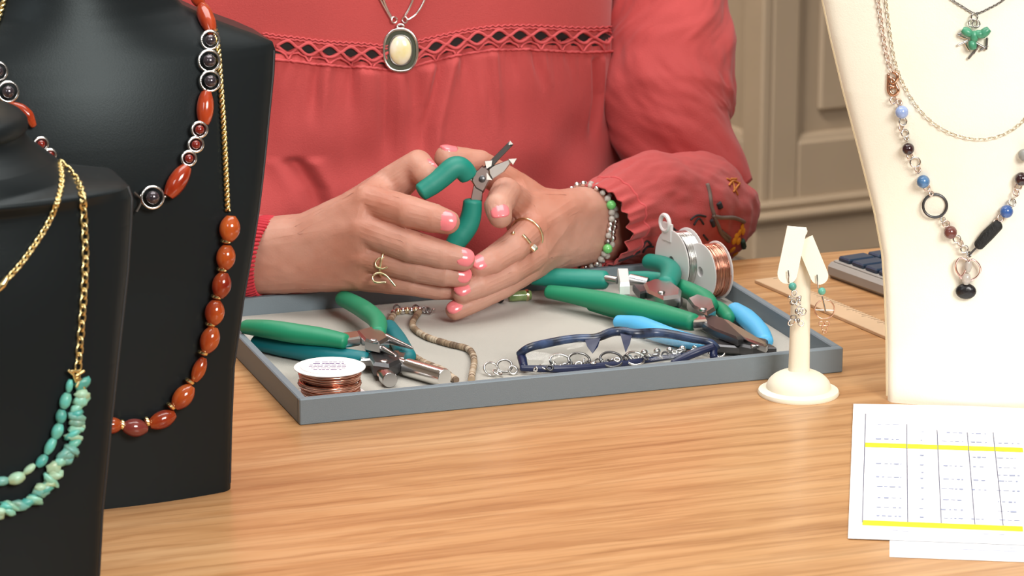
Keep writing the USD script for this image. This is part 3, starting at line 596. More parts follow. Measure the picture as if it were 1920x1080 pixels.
# ------------------------------------------------------------------ calculator and ruler beyond the tray
ca, cb = onz(1548, 490, .012), onz(1640, 476, .012); cu = norm(cb-ca); cu[2] = 0; cu = norm(cu); cv = np.array([cu[1], -cu[0], 0])
c_ = lambda u, v, z: ca*[1, 1, 0]+cu*u+cv*v+np.array([0, 0, z])
cl = thing('calculator', 'grey desktop calculator with dark blue keys half hidden behind the cream bust', 'calculator', c_(.06, .07, 0))
RMc = np.stack([cu, -cv, [0, 0, 1.]], 1)
obj('case', box(c_(.06, .07, .006), (.12, .14, .012), RMc, .003), 'calc_body', cl, False)
fpl = obj('faceplate', box(c_(.06, .07, .0125), (.112, .132, .0016), RMc, .0006), 'calc_body', cl, False)
for r_ in range(6):
    for k in range(4): obj('key', box(c_(.018+.027*k, .014+.0165*r_, .0148), (.0235, .0138, .004), RMc, .001), 'calc_key', fpl, False)
obj('display', box(c_(.06, .124, .0136), (.1, .02, .0012), RMc, .0004), 'calc_screen', fpl, False)
ra, rb2 = onz(1396, 533), onz(1664, 650); rd = norm(rb2-ra); rn = np.array([-rd[1], rd[0], 0])
rl = thing('ruler', 'pale wooden ruler lying on the table beyond right side of tray', 'ruler', ra+rd*.12)
ro = ra+rn*.019
rst = obj('strip', box(ro+rd*.15+[0, 0, .0013], (.30, .021, .0026), np.stack([rd, rn, [0, 0, 1.]], 1), .0004), 'ruler', rl, False)
obj('graduations', cat([box(ro+rd*(.004+.004*k)+rn*(.0100-(.004 if k % 5 else .0065)/2)+[0, 0, .00265], (.0005, .004 if k % 5 else .0065, .0001), np.stack([rd, rn, [0, 0, 1.]], 1)) for k in range(74)]), 'ruler_mark', rst, False, kind='stuff')

# ------------------------------------------------------------------ tools and findings in the tray
def fl(px, py, h=0.): return onz(px, py, FLOOR+h)
Z_ = np.array([0, 0, 1.])
def grip(par, pts, h, r, mat, flat=.86, up=Z_, end=(1, 1)):
    rr_ = np.interp(np.linspace(0, 1, len(pts)), np.linspace(0, 1, len(r)), r)*1.28*flat+.0002
    P = [fl(x, y, max(rr_[k], h if np.ndim(h) == 0 else h[k])) for k, (x, y) in enumerate(pts)]
    obj('grip', capsule_tube(P, np.array(r)*1.28, 16, 36, flat=flat, up=up, end=end, rnd=.55), mat, par, True)
def plate(par, name, pts, h, th, mat, smooth=25):
    """a flat steel piece with chamfered faces, convex outline in pixels on the plane at height h"""
    P = np.array([fl(x, y, h) for x, y in pts]); c = P.mean(0); I = c+(P-c)*.86
    return obj(name, hull(np.vstack([P-Z_*th*.3, P+Z_*th*.3, I-Z_*th/2, I+Z_*th/2])), mat, par, smooth)
def cone(par, name, a, b, h0, h1, r0, r1, mat, sides=16, tip=True):
    A_, B_ = fl(*a, h0), fl(*b, h1); L_ = np.linalg.norm(B_-A_)
    return obj(name, lathe([(0, 0), (r0*.9, 0), (r0, L_*.03), (r1, L_*.97), (r1*.6, L_), (0, L_)], sides, B_-A_, A_), mat, par, 40)
def rivet(par, px, py, h, r): P = fl(px, py, h); obj('rivet', lathe([(0, -.001), (r, -.001), (r, .0006), (r*.7, .0012), (0, .0013)], 16, Z_, P), 'steel', par, 40)

# round nose pliers, on top at the left
pa = thing('pliers', 'open green-handled round nose pliers lying uppermost at left end of tray', 'pliers', fl(700, 640, .0))
grip(pa, [(645, 560), (672, 574), (694, 589), (709, 606), (709, 624)], [.0145, .0160, .0175, .0185, .0178], [.0052, .0056, .0056, .0050, .0042], 'green_grip')
grip(pa, [(463, 613), (510, 618), (560, 626), (610, 633), (645, 640)], [.0165, .0195, .0195, .0185, .0172], [.0046, .0056, .006, .0058, .0048], 'green_grip')
plate(pa, 'shank', [(640, 632), (672, 628), (676, 640), (644, 645)], .0165, .0065, 'silver')
plate(pa, 'shank', [(700, 620), (716, 620), (714, 634), (696, 634)], .0165, .0065, 'silver')
jt = plate(pa, 'joint', [(668, 630), (698, 622), (722, 634), (730, 644), (712, 654), (684, 648)], .0165, .009, 'steel')
rivet(jt, 700, 638, .0215, .0028)
cone(pa, 'jaw', (698, 644), (742, 667), .016, .015, .0034, .0009, 'steel')
cone(pa, 'jaw', (722, 634), (774, 653), .016, .0155, .0034, .0009, 'steel')
# bail making pliers beneath
pb_ = thing('pliers', 'dark teal pliers with two thick cylindrical jaws, beneath round nose pliers', 'pliers', fl(700, 686))
grip(pb_, [(482, 642), (530, 650), (580, 659), (630, 668), (686, 674)], [.0062, .0062, .0062, .0066, .007], [.0048, .0060, .0062, .0058, .0048], 'teal_grip_dark')
grip(pb_, [(729, 612), (743, 632), (754, 652), (762, 668)], [.0055, .0055, .006, .0065], [.0044, .0048, .005, .0052], 'teal_grip_dark')
plate(pb_, 'shank', [(672, 668), (702, 668), (704, 680), (676, 682)], .0072, .006, 'silver')
plate(pb_, 'shank', [(738, 664), (764, 664), (758, 680), (732, 680)], .0072, .006, 'steel')
jt = plate(pb_, 'joint', [(690, 672), (716, 664), (746, 672), (752, 688), (730, 698), (700, 694)], .0074, .010, 'gunmetal')
rivet(jt, 720, 678, .0124, .0028)
JL = np.linalg.norm(fl(834, 709, .0063)-fl(764, 689, .0063)); cone(pb_, 'jaw', (746, 684), (772, 692), .0066, .006, .0050, .0050, 'steel', 24)
obj('jaw_step', lathe([(0, 0), (.0058, 0), (.0062, .0006), (.0062, JL-.0008), (.0058, JL), (0, JL)], 28, fl(834, 709, .0063)-fl(764, 689, .0063), fl(764, 689, .0064)), 'silver', pb_, 40)
cone(pb_, 'jaw', (706, 690), (730, 712), .006, .005, .0036, .0036, 'copper', 20)
obj('jaw_step', lathe([(0, 0), (.0048, 0), (.0052, .0004), (.0052, .0085), (.0048, .009), (0, .0091)], 24, fl(744, 724, .0054)-fl(724, 706, .0054), fl(724, 706, .0054)), 'steel', pb_, 40)

def spool(par, c, axis, r, w, wire, core=.55, fill=.86, n=22, loop=None, flange='white_plastic', label=False, seed=0):
    a = norm(axis); c = np.asarray(c, float); t = .0011
    for s in (0, w-t): obj('flange', lathe([(r*.18, 0), (r*.97, 0), (r, t*.3), (r, t*.7), (r*.97, t), (r*.18, t), (r*.18, 0)], 48, a, c+a*s), flange, par, 40)
    obj('core', lathe([(r*.18, t), (r*core, t), (r*core, w-t), (r*.18, w-t), (r*.18, t)], 32, a, c), flange, par, 40)
    rw = np.random.default_rng(seed); e1 = norm(np.cross(a, [0, 0, 1.] if abs(a[2]) < .9 else [1., 0, 0])); e2 = np.cross(a, e1)
    P = []; k = 0; wr = (w-2*t)/n/2*1.05
    for pas, rad in ((1, fill*r-wr*2.2), (-1, fill*r)):
        m = int(n*1.0); th = np.linspace(0, 2*np.pi*m, m*22); x = th/th[-1]; x = x if pas == 1 else 1-x
        rr_ = rad+wr*1.3*np.interp(th, np.arange(0, th[-1]+3, 1.7), rw.uniform(-.9, 1.5, len(np.arange(0, th[-1]+3, 1.7))))
        xx = t+wr+(w-2*t-2*wr)*np.clip(x+.015*np.sin(th*.37), 0, 1)
        P.append(c+a*xx[:, None]+rr_[:, None]*(np.cos(th)[:, None]*e1+np.sin(th)[:, None]*e2))
    obj('wire', tube(np.vstack(P), wr, 5), wire, par, True)
    return e1, e2
# copper spool lying flat
sc = fl(619, 741); sp = thing('wire_spool', 'spool of copper wire lying flat in the front left corner of the tray', 'wire spool', sc)
spool(sp, sc, Z_, .0232, .0195, 'copper', fill=.80, n=9, seed=2)
lt = []; rl_ = np.random.default_rng(31)
for k, yy in enumerate((-.009, -.0055, -.002, .0015, .005, .0085)):
    x = -.013+abs(yy)*.5
    while x < .013-abs(yy)*.5:
        w_ = rl_.uniform(.001, .0032); lt.append(box(sc+CR*x+norm(CD*[1, 1, 0])*(-yy)+Z_*(.0195+.0003), (w_, .0011 if k % 2 else .0006, .0001), np.stack([CR, norm(CD*[1, 1, 0]), Z_], 1))); x += w_+.0007
ldc = obj('label_disc', lathe([(0, 0), (.019, 0), (.019, .00025), (0, .00025)], 40, Z_, sc+Z_*.0195), 'white_plastic', sp, False)
obj('label_print', cat(lt), 'label_print', ldc, False, kind='stuff')
# spools standing on edge at the far right
AX = norm([1, .17, 0])
c1 = fl(1258, 550)+Z_*.0235
s1 = thing('wire_spool', 'white spool of silver wire standing on edge, hang loop on its rim', 'wire spool', c1-Z_*.0235)
spool(s1, c1, AX, .0235, .0155, 'silver', fill=.9, n=16, seed=4)
lp = c1+Z_*.027-norm(np.cross(AX, Z_))*(-.013)*-1*0+np.array([0, .0, 0])
e_ = norm(np.cross(Z_, AX)); lp = c1+Z_*.0270+e_*.0095
obj('hang_loop', cat([ring(lp, AX, .0062, .0016, 8, 26, .95), box(lp*.5+(c1+Z_*.015+e_*.004)*.5+AX*.0005, (.0022, .012, .013), basis(AX, Z_))]), 'white_plastic', s1)
c2 = fl(1312, 562)+Z_*.0208
s2 = thing('wire_spool', 'spool of copper wire standing on edge in far right corner of tray', 'wire spool', c2-Z_*.0208)
spool(s2, c2, AX, .0208, .0155, 'copper', fill=.9, n=18, seed=6)

# right-hand group: teal, green and blue pliers
pc = thing('pliers', 'teal-handled pliers with screw adjuster, furthest back in pile at right of tray', 'pliers', fl(1215, 545))
grip(pc, [(1000, 520), (1040, 521), (1080, 523), (1132, 525)], .0185, [.005, .0064, .0066, .0062], 'teal_grip')
grip(pc, [(1218, 490), (1245, 497), (1258, 516), (1250, 533)], [.020, .021, .021, .0205], [.0052, .0058, .006, .0056], 'teal_grip')
obj('grip_end', capsule_tube([fl(1180, 520, .014), fl(1215, 522, .015), fl(1240, 524, .016)], [.0046, .0054, .005], 14, 16), 'teal_grip', pc, True)
cone(pc, 'adjusting_screw', (1130, 522), (1158, 526), .0205, .0205, .0028, .0028, 'steel')
plate(pc, 'adjuster_block', [(1157, 514), (1178, 514), (1181, 544), (1162, 545)], .021, .010, 'satin_silver')
cone(pc, 'adjuster_nose', (1180, 524), (1216, 530), .0215, .0205, .0042, .0036, 'steel')
jt = plate(pc, 'joint', [(1206, 540), (1226, 532), (1254, 534), (1278, 552), (1276, 566), (1244, 570), (1214, 556)], .0195, .009, 'steel')
rivet(jt, 1240, 548, .0245, .0026)
plate(pc, 'jaw', [(1212, 552), (1240, 552), (1280, 566), (1272, 574), (1236, 566)], .017, .007, 'gunmetal')
plate(pc, 'jaw', [(1186, 540), (1210, 540), (1216, 552), (1200, 556)], .019, .006, 'gunmetal')
pd_ = thing('pliers', 'green-handled chain nose pliers with long dark jaws, middle of pile at right', 'pliers', fl(1330, 590))
grip(pd_, [(1030, 547), (1080, 555), (1150, 570), (1230, 588), (1298, 604)], [.0125, .0125, .0125, .0125, .013], [.0044, .0060, .0072, .0070, .0056], 'green_grip')
grip(pd_, [(1272, 537), (1300, 549), (1322, 561), (1330, 572)], [.012, .013, .013, .013], [.0052, .0056, .0056, .005], 'green_grip')
obj('grip_lower', capsule_tube([fl(1108, 574, .006), fl(1150, 584, .006), fl(1200, 592, .007)], [.0035, .0045, .004], 12, 14), 'green_grip', pd_, True)
obj('grip_end', capsule_tube([fl(1344, 575, .008), fl(1356, 584, .008), fl(1366, 596, .008)], [.0046, .0052, .0046], 12, 12), 'green_grip', pd_, True)
plate(pd_, 'shank', [(1296, 600), (1322, 600), (1326, 608), (1300, 610)], .0132, .007, 'silver')
jt = plate(pd_, 'joint', [(1288, 570), (1306, 562), (1336, 572), (1342, 590), (1326, 600), (1300, 586)], .0135, .010, 'steel')
rivet(jt, 1318, 580, .0187, .0026)
plate(pd_, 'jaw', [(1306, 606), (1330, 596), (1356, 604), (1394, 640), (1384, 643), (1340, 626)], .0115, .007, 'gunmetal')
plate(pd_, 'jaw', [(1340, 600), (1360, 604), (1440, 652), (1436, 656), (1396, 642)], .0105, .006, 'steel')
pe_ = thing('pliers', 'bright blue-handled pliers spread wide open under green pliers in tray', 'pliers', fl(1420, 650))
grip(pe_, [(1160, 603), (1190, 608), (1230, 622), (1280, 637), (1320, 646)], [.006, .006, .0055, .0052, .005], [.0042, .0060, .0060, .0052, .0044], 'blue_grip')
grip(pe_, [(1378, 580), (1392, 590), (1410, 606), (1426, 624), (1435, 640)], [.008, .008, .0075, .007, .0065], [.0046, .0056, .0056, .0052, .0044], 'blue_grip')
plate(pe_, 'shank', [(1316, 640), (1350, 644), (1392, 650), (1390, 658), (1340, 654)], .0055, .006, 'gunmetal')
jt = plate(pe_, 'joint', [(1384, 642), (1412, 640), (1440, 646), (1440, 656), (1412, 661), (1386, 656)], .0062, .008, 'gunmetal')
rivet(jt, 1414, 649, .0105, .0024)
plate(pe_, 'jaw', [(1430, 648), (1444, 650), (1456, 657), (1440, 657)], .006, .004, 'gunmetal')

# heishi bead strand
def strand(par, pts, r, step, mats, off=.0, name='bead', seed=1):
    P = spline(np.array([fl(x, y, off+r) for x, y in pts]), 400); d = np.r_[0, np.cumsum(np.linalg.norm(np.diff(P, axis=0), axis=1))]
    n = int(d[-1]/step); s = np.linspace(0, d[-1], n+1); Q = np.stack([np.interp(s, d, P[:, k]) for k in range(3)], 1); rs = np.random.default_rng(seed)
    for k in range(n):
        a, c = Q[k], Q[k+1]; L_ = np.linalg.norm(c-a)*.96; rr_ = r*rs.uniform(.92, 1.06)
        obj(name, lathe([(0, 0), (rr_*.9, 0), (rr_, L_*.2), (rr_, L_*.8), (rr_*.9, L_), (0, L_)], 10, c-a, a), mats[rs.integers(len(mats))], par, 45)
hs = thing('bead_strand', 'strand of tan disc beads with a silver bead clasp winding across the tray felt', 'bead strand', fl(820, 640))
strand(hs, [(788, 582), (777, 598), (774, 612), (785, 623), (806, 634), (828, 641), (850, 647), (872, 652), (886, 664), (889, 680), (886, 697), (884, 712)], .0023, .0026, ['heishi', 'heishi', 'heishi_pale', 'heishi_dark'])
strand(hs, [(738, 590), (731, 604), (738, 622), (756, 646), (776, 668), (800, 682), (830, 694), (846, 706), (856, 713)], .0023, .0026, ['heishi', 'heishi', 'heishi_pale', 'heishi_dark'], seed=4)
for k, (x, y) in enumerate(((738, 587), (746, 584), (755, 583), (763, 582), (771, 583), (779, 582), (787, 582))):
    p = fl(x, y, .0026); obj('clasp_bead', ell(p, [.0022, .0022, .0025], sub=2), 'pale_gold' if k % 2 else 'silver', hs, True)
for (x, y) in ((744, 577), (780, 577), (796, 581), (803, 582)): p = fl(x, y, .003); obj('clasp_link', ring(p, [.4*(x % 3-1), -.6, .6], .0022, .0007, 6, 14), 'dark_silver', hs, True)
obj('clasp_end', cat([ell(fl(813, 581, .002), [.0012]*3, sub=1)]), 'silver', hs, True)
# loose beads beside her fingers
bg = thing('tube_bead', 'pale green glass tube bead lying on the felt beside her fingertips', 'bead', fl(972, 562))
a, c = fl(953, 556, .004), fl(996, 553, .004); x_ = c-a; L_ = np.linalg.norm(x_)
obj('glass', lathe([(.0016, 0), (.0034, .0004), (.004, L_*.2), (.0037, L_*.5), (.0041, L_*.8), (.0034, L_-.0004), (.0018, L_), (.0016, L_*.9), (.0016, 0)], 20, x_, a), 'glass_green', bg, True)
obj('band', lathe([(.0034, 0), (.0043, .0006), (.0043, .0022), (.0034, .0028), (.0034, 0)], 20, x_, a+norm(x_)*L_*.72), 'pale_gold', bg, 40)
bk = thing('bead', 'tiny dark bead on the felt between the fingertips and the green tube bead', 'bead', fl(938, 562))
obj('body', lathe([(.0008, -.002), (.0024, -.0016), (.003, 0), (.0024, .0016), (.0008, .002), (.0008, -.002)], 16, (1, .3, .2), fl(938, 561, .003)), 'bead_black', bk, True)

# silver link bracelet under the glasses
lb = thing('link_bracelet', 'silver bracelet of round and oval links along tray front under glasses', 'bracelet', fl(1090, 690))
def flat_ring(x, y, rx, h, w, mat, sq=1., tilt=(0, 0, 1), up=(1, 0, 0)):
    p = fl(x, y, h); obj('link', ring(p, tilt, rx/PXM(p), w*.72, 7, 26, sq, up=up), mat, lb, True)
for (x, y, r_, h, m_, t_) in ((921, 692, 14, .004, 'silver', (.1, -.7, .7)), (946, 686, 14, .005, 'dark_silver', (-.2, -.6, .8)), (933, 699, 9, .003, 'silver', (.3, -.2, .9)), (962, 694, 8, .003, 'silver', (0, -.8, .6))): flat_ring(x, y, r_, h, .0011, m_, 1., t_)
for (x, y, r_, h, m_) in ((1050, 677, 20, .004, 'silver'), (1086, 675, 21, .005, 'dark_silver'), (1146, 674, 22, .005, 'gunmetal'), (1190, 672, 19, .004, 'silver')): flat_ring(x, y, r_, h, .0012, m_, .78, (.05, -.62, .78))
rk = np.random.default_rng(17)
for k, x in enumerate(np.arange(1004, 1348, 9)):
    y = 694-(x-1000)*.107+rk.normal(0, 2)-3; flat_ring(x, y, rk.uniform(4, 8), .003+rk.uniform(0, .002), .0009, ('silver', 'silver', 'steel', 'gunmetal')[k % 4], rk.uniform(.6, 1), norm(rk.normal(0, .5, 3)+[0, -.4, .7]))
for x in (1208, 1232, 1256, 1280, 1304, 1322): p = fl(x, 688-(x-1010)*.105-6, .0035); obj('bead', ell(p, [.0026, .0022, .0022], sub=2), 'silver', lb, True)
p = fl(1349, 659, .004); obj('hook', ring(p, norm([0, -.9, .4]), .0038, .0008, 7, 22, ang0=-2.2, ang1=2.4, up=(1, 0, 0)), 'silver', lb, True)

# reading glasses
gl = thing('eyeglasses', 'folded blue tortoiseshell half-rim reading glasses lying at the front right of the tray', 'glasses', fl(1150, 660))
bt = [(974, 664, .010), (986, 655, .014), (1020, 645, .0155), (1060, 637, .0165), (1096, 634, .0165), (1118, 633, .0165), (1140, 625, .018), (1162, 621, .0185), (1184, 625, .018), (1225, 624, .017), (1270, 629, .016), (1310, 637, .0145), (1336, 645, .012), (1344, 653, .009)]
bp = spline(np.array([fl(x, y, h) for x, y, h in bt]), 60)
obj('brow_frame', capsule_tube(bp, [.0022, .0027, .0025, .0026, .0030, .0028, .0026, .0022], 10, 60, flat=1.15), 'tortoise', gl, True)
for q in (((1096, 636, .016), (1101, 650, .013), (1111, 663, .0098), (1121, 650, .0125), (1126, 634, .0168)), ((1162, 623, .018), (1168, 644, .0140), (1173, 661, .0098), (1181, 644, .0136), (1185, 627, .0175))):
    P = np.array([fl(*s) for s in q]); obj('nose_pad', hull(np.vstack([P+CD*.0013, P-CD*.0013, P.mean(0)+CD*.0022, P.mean(0)-CD*.0022])), 'navy', gl, 30)
def lens(top, low):
    P = np.vstack([spline(np.array([fl(*s) for s in top]), 14), spline(np.array([fl(*s) for s in low]), 14)]); c = P.mean(0); n_ = norm(np.cross(P[8]-c, P[2]-c)); n_ = n_ if n_@CD < 0 else -n_
    k = len(P); v = np.vstack([P+n_*.0005, P-n_*.0005, c+n_*.0022, c+n_*.0012]); j = np.arange(k); j2 = (j+1) % k
    f = np.vstack([np.stack([np.full(k, 2*k), j, j2], 1), np.stack([np.full(k, 2*k+1), j2+k, j+k], 1), np.stack([j, j+k, j2], 1), np.stack([j2, j+k, j2+k], 1)])
    m = trimesh.Trimesh(v, f, process=False); m.fix_normals(); obj('lens', m, 'lens', gl, True)
lens([(984, 660, .012), (1020, 648, .0145), (1060, 640, .0155), (1098, 640, .0155)], [(1106, 652, .011), (1095, 668, .0065), (1050, 682, .003), (1000, 688, .0022), (984, 678, .006)])
lens([(1180, 632, .0165), (1225, 628, .016), (1270, 633, .015), (1322, 644, .0125)], [(1326, 656, .009), (1300, 668, .0045), (1250, 674, .003), (1200, 672, .0045), (1180, 652, .0105)])
for q, n_ in ((((978, 668, .0085), (982, 686, .005)), 1), (((1336, 650, .010), (1338, 668, .005)), 1)):
    P = [fl(*s) for s in q]; obj('end_piece', capsule_tube(P, [.0032, .0028], 10, 8), 'navy', gl, True)
for (x, y, h) in ((982, 688, .0045), (1331, 664, .006)): obj('hinge', ell(fl(x, y, h), [.0016, .0016, .0024], sub=1), 'silver', gl, True)
obj('temple', capsule_tube([fl(978, 690, .0045), fl(1040, 692, .003), (fl(1110, 688, .002)), fl(1200, 677, .002), fl(1290, 664, .002)], [.0016, .0021, .0019, .0015, .0013], 10, 40, flat=1.3, up=Z_), 'navy', gl, True)
obj('temple', capsule_tube([fl(1336, 650, .011), fl(1308, 660, .0085), fl(1284, 670, .006), fl(1262, 680, .004)], [.0024, .003, .0028, .002], 10, 30), 'navy', gl, True)

# ------------------------------------------------------------------ the person
SKIN_J = {}
def J(px, py, y, r): return (aty(px, py, y), r)
ICO = trimesh.creation.icosphere(subdivisions=2).vertices
def bone(*js): return m3.Manifold.hull_points(np.vstack([ICO*r+p for p, r in js]).astype(np.float32))
def union(bs): return m3.Manifold.batch_boolean(bs, m3.OpType.Add)
# right hand (left in the picture): back of the hand towards the camera, thumb up, holding the pliers
def hand(W1, W2, K, fingers, thumb):
    """W1, W2 wrist balls (thumb side, little finger side); K four knuckles; fingers joint chains after the knuckle; thumb chain"""
    out = [bone(W1, K[0], K[1]), bone(W1, W2, K[1], K[2]), bone(W2, K[2], K[3]), bone(W1, W2, K[0], K[3])]
    for k, ch in zip(K, fingers):
        c = [k]+ch
        out += [bone(c[i], c[i+1]) for i in range(len(c)-1)]
        for p, r in c[:-1]: out.append(m3.Manifold.sphere(r*1.03, 20).translate([float(x) for x in p]))
    out += [bone(thumb[i], thumb[i+1]) for i in range(len(thumb)-1)]+[bone(thumb[0], K[0], W1), bone(thumb[0], thumb[1], K[0])]
    return out
RK = [J(690, 378, .222, .0125), J(678, 428, .216, .0125), J(680, 478, .216, .0115), J(676, 519, .220, .0100)]
RF = [[J(764, 397, .196, .0116), J(812, 409, .186, .0103), J(838, 416, .181, .0088)],
      [J(772, 462, .190, .0115), J(830, 477, .180, .0098), J(868, 486, .176, .0083)],
      [J(782, 502, .194, .0103), J(834, 513, .184, .0090), J(864, 518, .182, .0076)],
      [J(770, 531, .202, .0090), J(826, 541, .195, .0080), J(852, 544, .193, .0070)]]
RT = [J(648, 412, .244, .0165), J(724, 356, .240, .0140), J(783, 312, .226, .0116), J(797, 325, .213, .0098)]
RW1, RW2 = J(575, 450, .250, .0190), J(572, 501, .248, .0180)
LK = [J(975, 388, .232, .0125), J(1000, 428, .218, .0120), J(1002, 476, .212, .0115), J(990, 505, .212, .0098)]
LF = [[J(948, 362, .214, .0110), J(934, 386, .196, .0098), J(938, 405, .190, .0086)],
      [J(960, 466, .196, .0110), J(921, 490, .188, .0098), J(900, 501, .186, .0084)],
      [J(954, 508, .194, .0106), J(898, 534, .186, .0094), J(868, 549, .184, .0080)],
      [J(938, 538, .196, .0092), J(882, 568, .188, .0080), J(854, 582, .186, .0069)]]
LT = [J(1010, 392, .250, .0160), J(960, 350, .248, .0125), J(898, 308, .240, .0105), J(838, 296, .238, .0090)]
LW1, LW2 = J(1048, 398, .246, .0165), J(1042, 462, .242, .0165)
fine = hand(RW1, RW2, RK, RF, RT)+hand(LW1, LW2, LK, LF, LT)
for (K, W) in ((RK, (RW1, RW2)), (LK, (LW1, LW2))):                         # tendons on the back of the hand
    for i, (p, r) in enumerate(K): 
        w = W[0][0]*(1-i/3)+W[1][0]*i/3; o = -norm(CD)*.0
        fine.append(bone((p-CD*.0012, r*.98), (p*.45+w*.55-CD*.010, .0052)))
RE, LE = (np.array([-.13, .405, .005]), .036), (aty(1346, 400, .405), .027)
def mid(a, b_, t): return a*(1-t)+b_*t
rf0, lf0 = (RW1[0]+RW2[0])/2, (LW1[0]+LW2[0])/2
fine += [bone(RW1, RW2, (mid(rf0, RE[0], .22)+[0, 0, .008], .0205), (mid(rf0, RE[0], .22)-[0, 0, .006], .0205)), bone((mid(rf0, RE[0], .22)+[0, 0, .008], .0205), (mid(rf0, RE[0], .22)-[0, 0, .006], .0205), (mid(rf0, RE[0], .7), .034)),
         bone(LW1, LW2, (mid(lf0, LE[0], .25)+[0, 0, .010], .0205), (mid(lf0, LE[0], .25)-[0, 0, .008], .0205)), bone((mid(lf0, LE[0], .25)+[0, 0, .010], .0205), (mid(lf0, LE[0], .25)-[0, 0, .008], .0205), (mid(lf0, LE[0], .7), .029))]
fine = union(fine).refine_to_length(.0030)
CX, CY = .175, .565
RS, LS = np.array([CX-.165, CY, .335]), np.array([CX+.165, CY-.01, .335])
HC = np.array([CX+.01, CY-.06, .585])
coarse = [bone((mid(rf0, RE[0], .68), .0335), RE), bone(RE, (mid(RE[0], RS, .5), .036)), bone((mid(RE[0], RS, .5), .036), (RS, .042)), bone((mid(lf0, LE[0], .68), .0285), LE), bone((aty(1342, 392, .408), .026), (aty(1316, 318, .43), .030)), bone((aty(1316, 318, .43), .030), (aty(1262, 80, .49), .034)), bone((aty(1262, 80, .49), .034), (aty(1246, -60, .51), .036)), bone((aty(1246, -60, .51), .036), (LS, .040)),
          bone((np.array([CX-.10, CY, .30]), .07), (np.array([CX+.10, CY, .30]), .07), (np.array([CX-.07, CY, .0]), .085), (np.array([CX+.07, CY, .0]), .085)),
          bone((np.array([CX-.07, CY, .0]), .085), (np.array([CX+.07, CY, .0]), .085), (np.array([CX-.08, CY+.02, -.20]), .10), (np.array([CX+.08, CY+.02, -.20]), .10)),
          bone((RS, .047), (LS, .047), (np.array([CX, CY, .37]), .045)), bone((np.array([CX, CY, .36]), .055), (HC-[0, -.03, .10], .05)),
          # head: skull, face, jaw, nose, ears
          bone((HC+[0, .02, .03], .082), (HC+[0, -.01, -.03], .066), (HC+[0, -.045, -.085], .030)), bone((HC+[0, -.070, .0], .008), (HC+[0, -.088, -.032], .010)),
          bone((HC+[-.018, -.074, -.058], .007), (HC+[.018, -.074, -.058], .007))]
for s in (-1, 1):
    coarse += [bone((HC+[s*.076, .01, .005], .014), (HC+[s*.074, .012, -.028], .009)),
               bone((np.array([CX+s*.09, CY+.02, -.205]), .088), (np.array([CX+s*.11, CY-.38, -.24]), .060)), bone((np.array([CX+s*.11, CY-.38, -.25]), .055), (np.array([CX+s*.11, CY-.36, -T+.09]), .036)),
               bone((np.array([CX+s*.11, CY-.36, -T+.045]), .034), (np.array([CX+s*.12, CY-.52, -T+.026]), .024)), bone((np.array([CX+s*.11, CY-.36, -T+.09]), .036), (np.array([CX+s*.11, CY-.35, -T+.036]), .036))]
body = union([union(coarse).refine_to_length(.02), fine]); mm = body.to_mesh()
bm = trimesh.Trimesh(mm.vert_properties[:, :3], mm.tri_verts, process=True)
trimesh.smoothing.filter_taubin(bm, lamb=.5, nu=.52, iterations=14)
bv = np.array(bm.vertices); bnv = np.array(bm.vertex_normals)
fz = ss(-.01, .0, bv[:, 2])*(bv[:, 1] < .36)                                 # skin relief on hands: knuckle creases and veins
bv += bnv*(fz*(meshkit.fbm(bv*140, 3, 5)-.5)*.0012)[:, None]
bm = trimesh.Trimesh(bv, bm.faces, process=False)
pn = thing('person', 'person in coral red gathered blouse sitting at table, hands raised around pliers', 'person', (CX, CY, -T))
obj('body', bm, 'skin', pn, True)
def nail(tip, prev, n, w, l):
    """a curved oval nail lying on the back of the fingertip; n points out of the nail"""
    (p, r), (q, _) = tip, prev; x = norm(p-q); B = basis(x, n); V, nu, nv = [], 11, 13
    for i in range(nv):
        t = i/(nv-1); s = (t-.42)*l                                        # along the finger, 0 at the joint ball's centre
        ww = w*math.sqrt(max(.02, 1-max(0, (t-.55)/.47)**2.6))*math.sqrt(max(.05, 1-max(0, (.30-t)/.34)**2.4))
        for j in range(nu):
            a = (j/(nu-1)-.5)*2*ww
            d = norm(B[:, 1]*math.sin(a)+B[:, 2]*math.cos(a)); base = r*(1.0 if s <= 0 else math.sqrt(max(.30, 1-.62*(s/r)**2)))
            V.append(p+x*s+d*(base*1.015))
    V = np.array(V); i, j = np.meshgrid(np.arange(nv-1), np.arange(nu-1), indexing='ij'); q_ = np.stack([i*nu+j, i*nu+j+1, (i+1)*nu+j+1, (i+1)*nu+j], -1).reshape(-1, 4)
    f = np.vstack([q_[:, [0, 1, 2]], q_[:, [0, 2, 3]]]); nn = len(V)
    ed = [k for k in range(nu)]+[k*nu+nu-1 for k in range(1, nv)]+[(nv-1)*nu+k for k in range(nu-2, -1, -1)]+[k*nu for k in range(nv-2, 0, -1)]
    fs = []
    for k in range(len(ed)): a, c = ed[k], ed[(k+1) % len(ed)]; fs += [(a, c, c+nn), (a, c+nn, a+nn)]
    m = trimesh.Trimesh(np.vstack([V+B[:, 2]*.0003, V-B[:, 2]*.0012]), np.vstack([f, f[:, ::-1]+nn, fs]), process=False); m.fix_normals(); obj('fingernail', m, 'nail', pn, 60)
toC = -CD
for k, ch in enumerate(RF): nail(ch[-1], ch[-2], toC+[(.25, .2, .25, .2)[k], 0, (.0, .35, .3, .3)[k]], .92, .0132-.0009*k)
nail(RT[-1], RT[-2], toC+CR*1.2, .8, .0095)
for k, ch in enumerate(LF): nail(ch[-1], ch[-2], (toC+CU*.3 if k == 0 else toC-CR*.5+CU*.4), .85, .0112 if k else .0095)
nail(LT[-1], LT[-2], CU*1.0+toC*.25, .85, .0115)
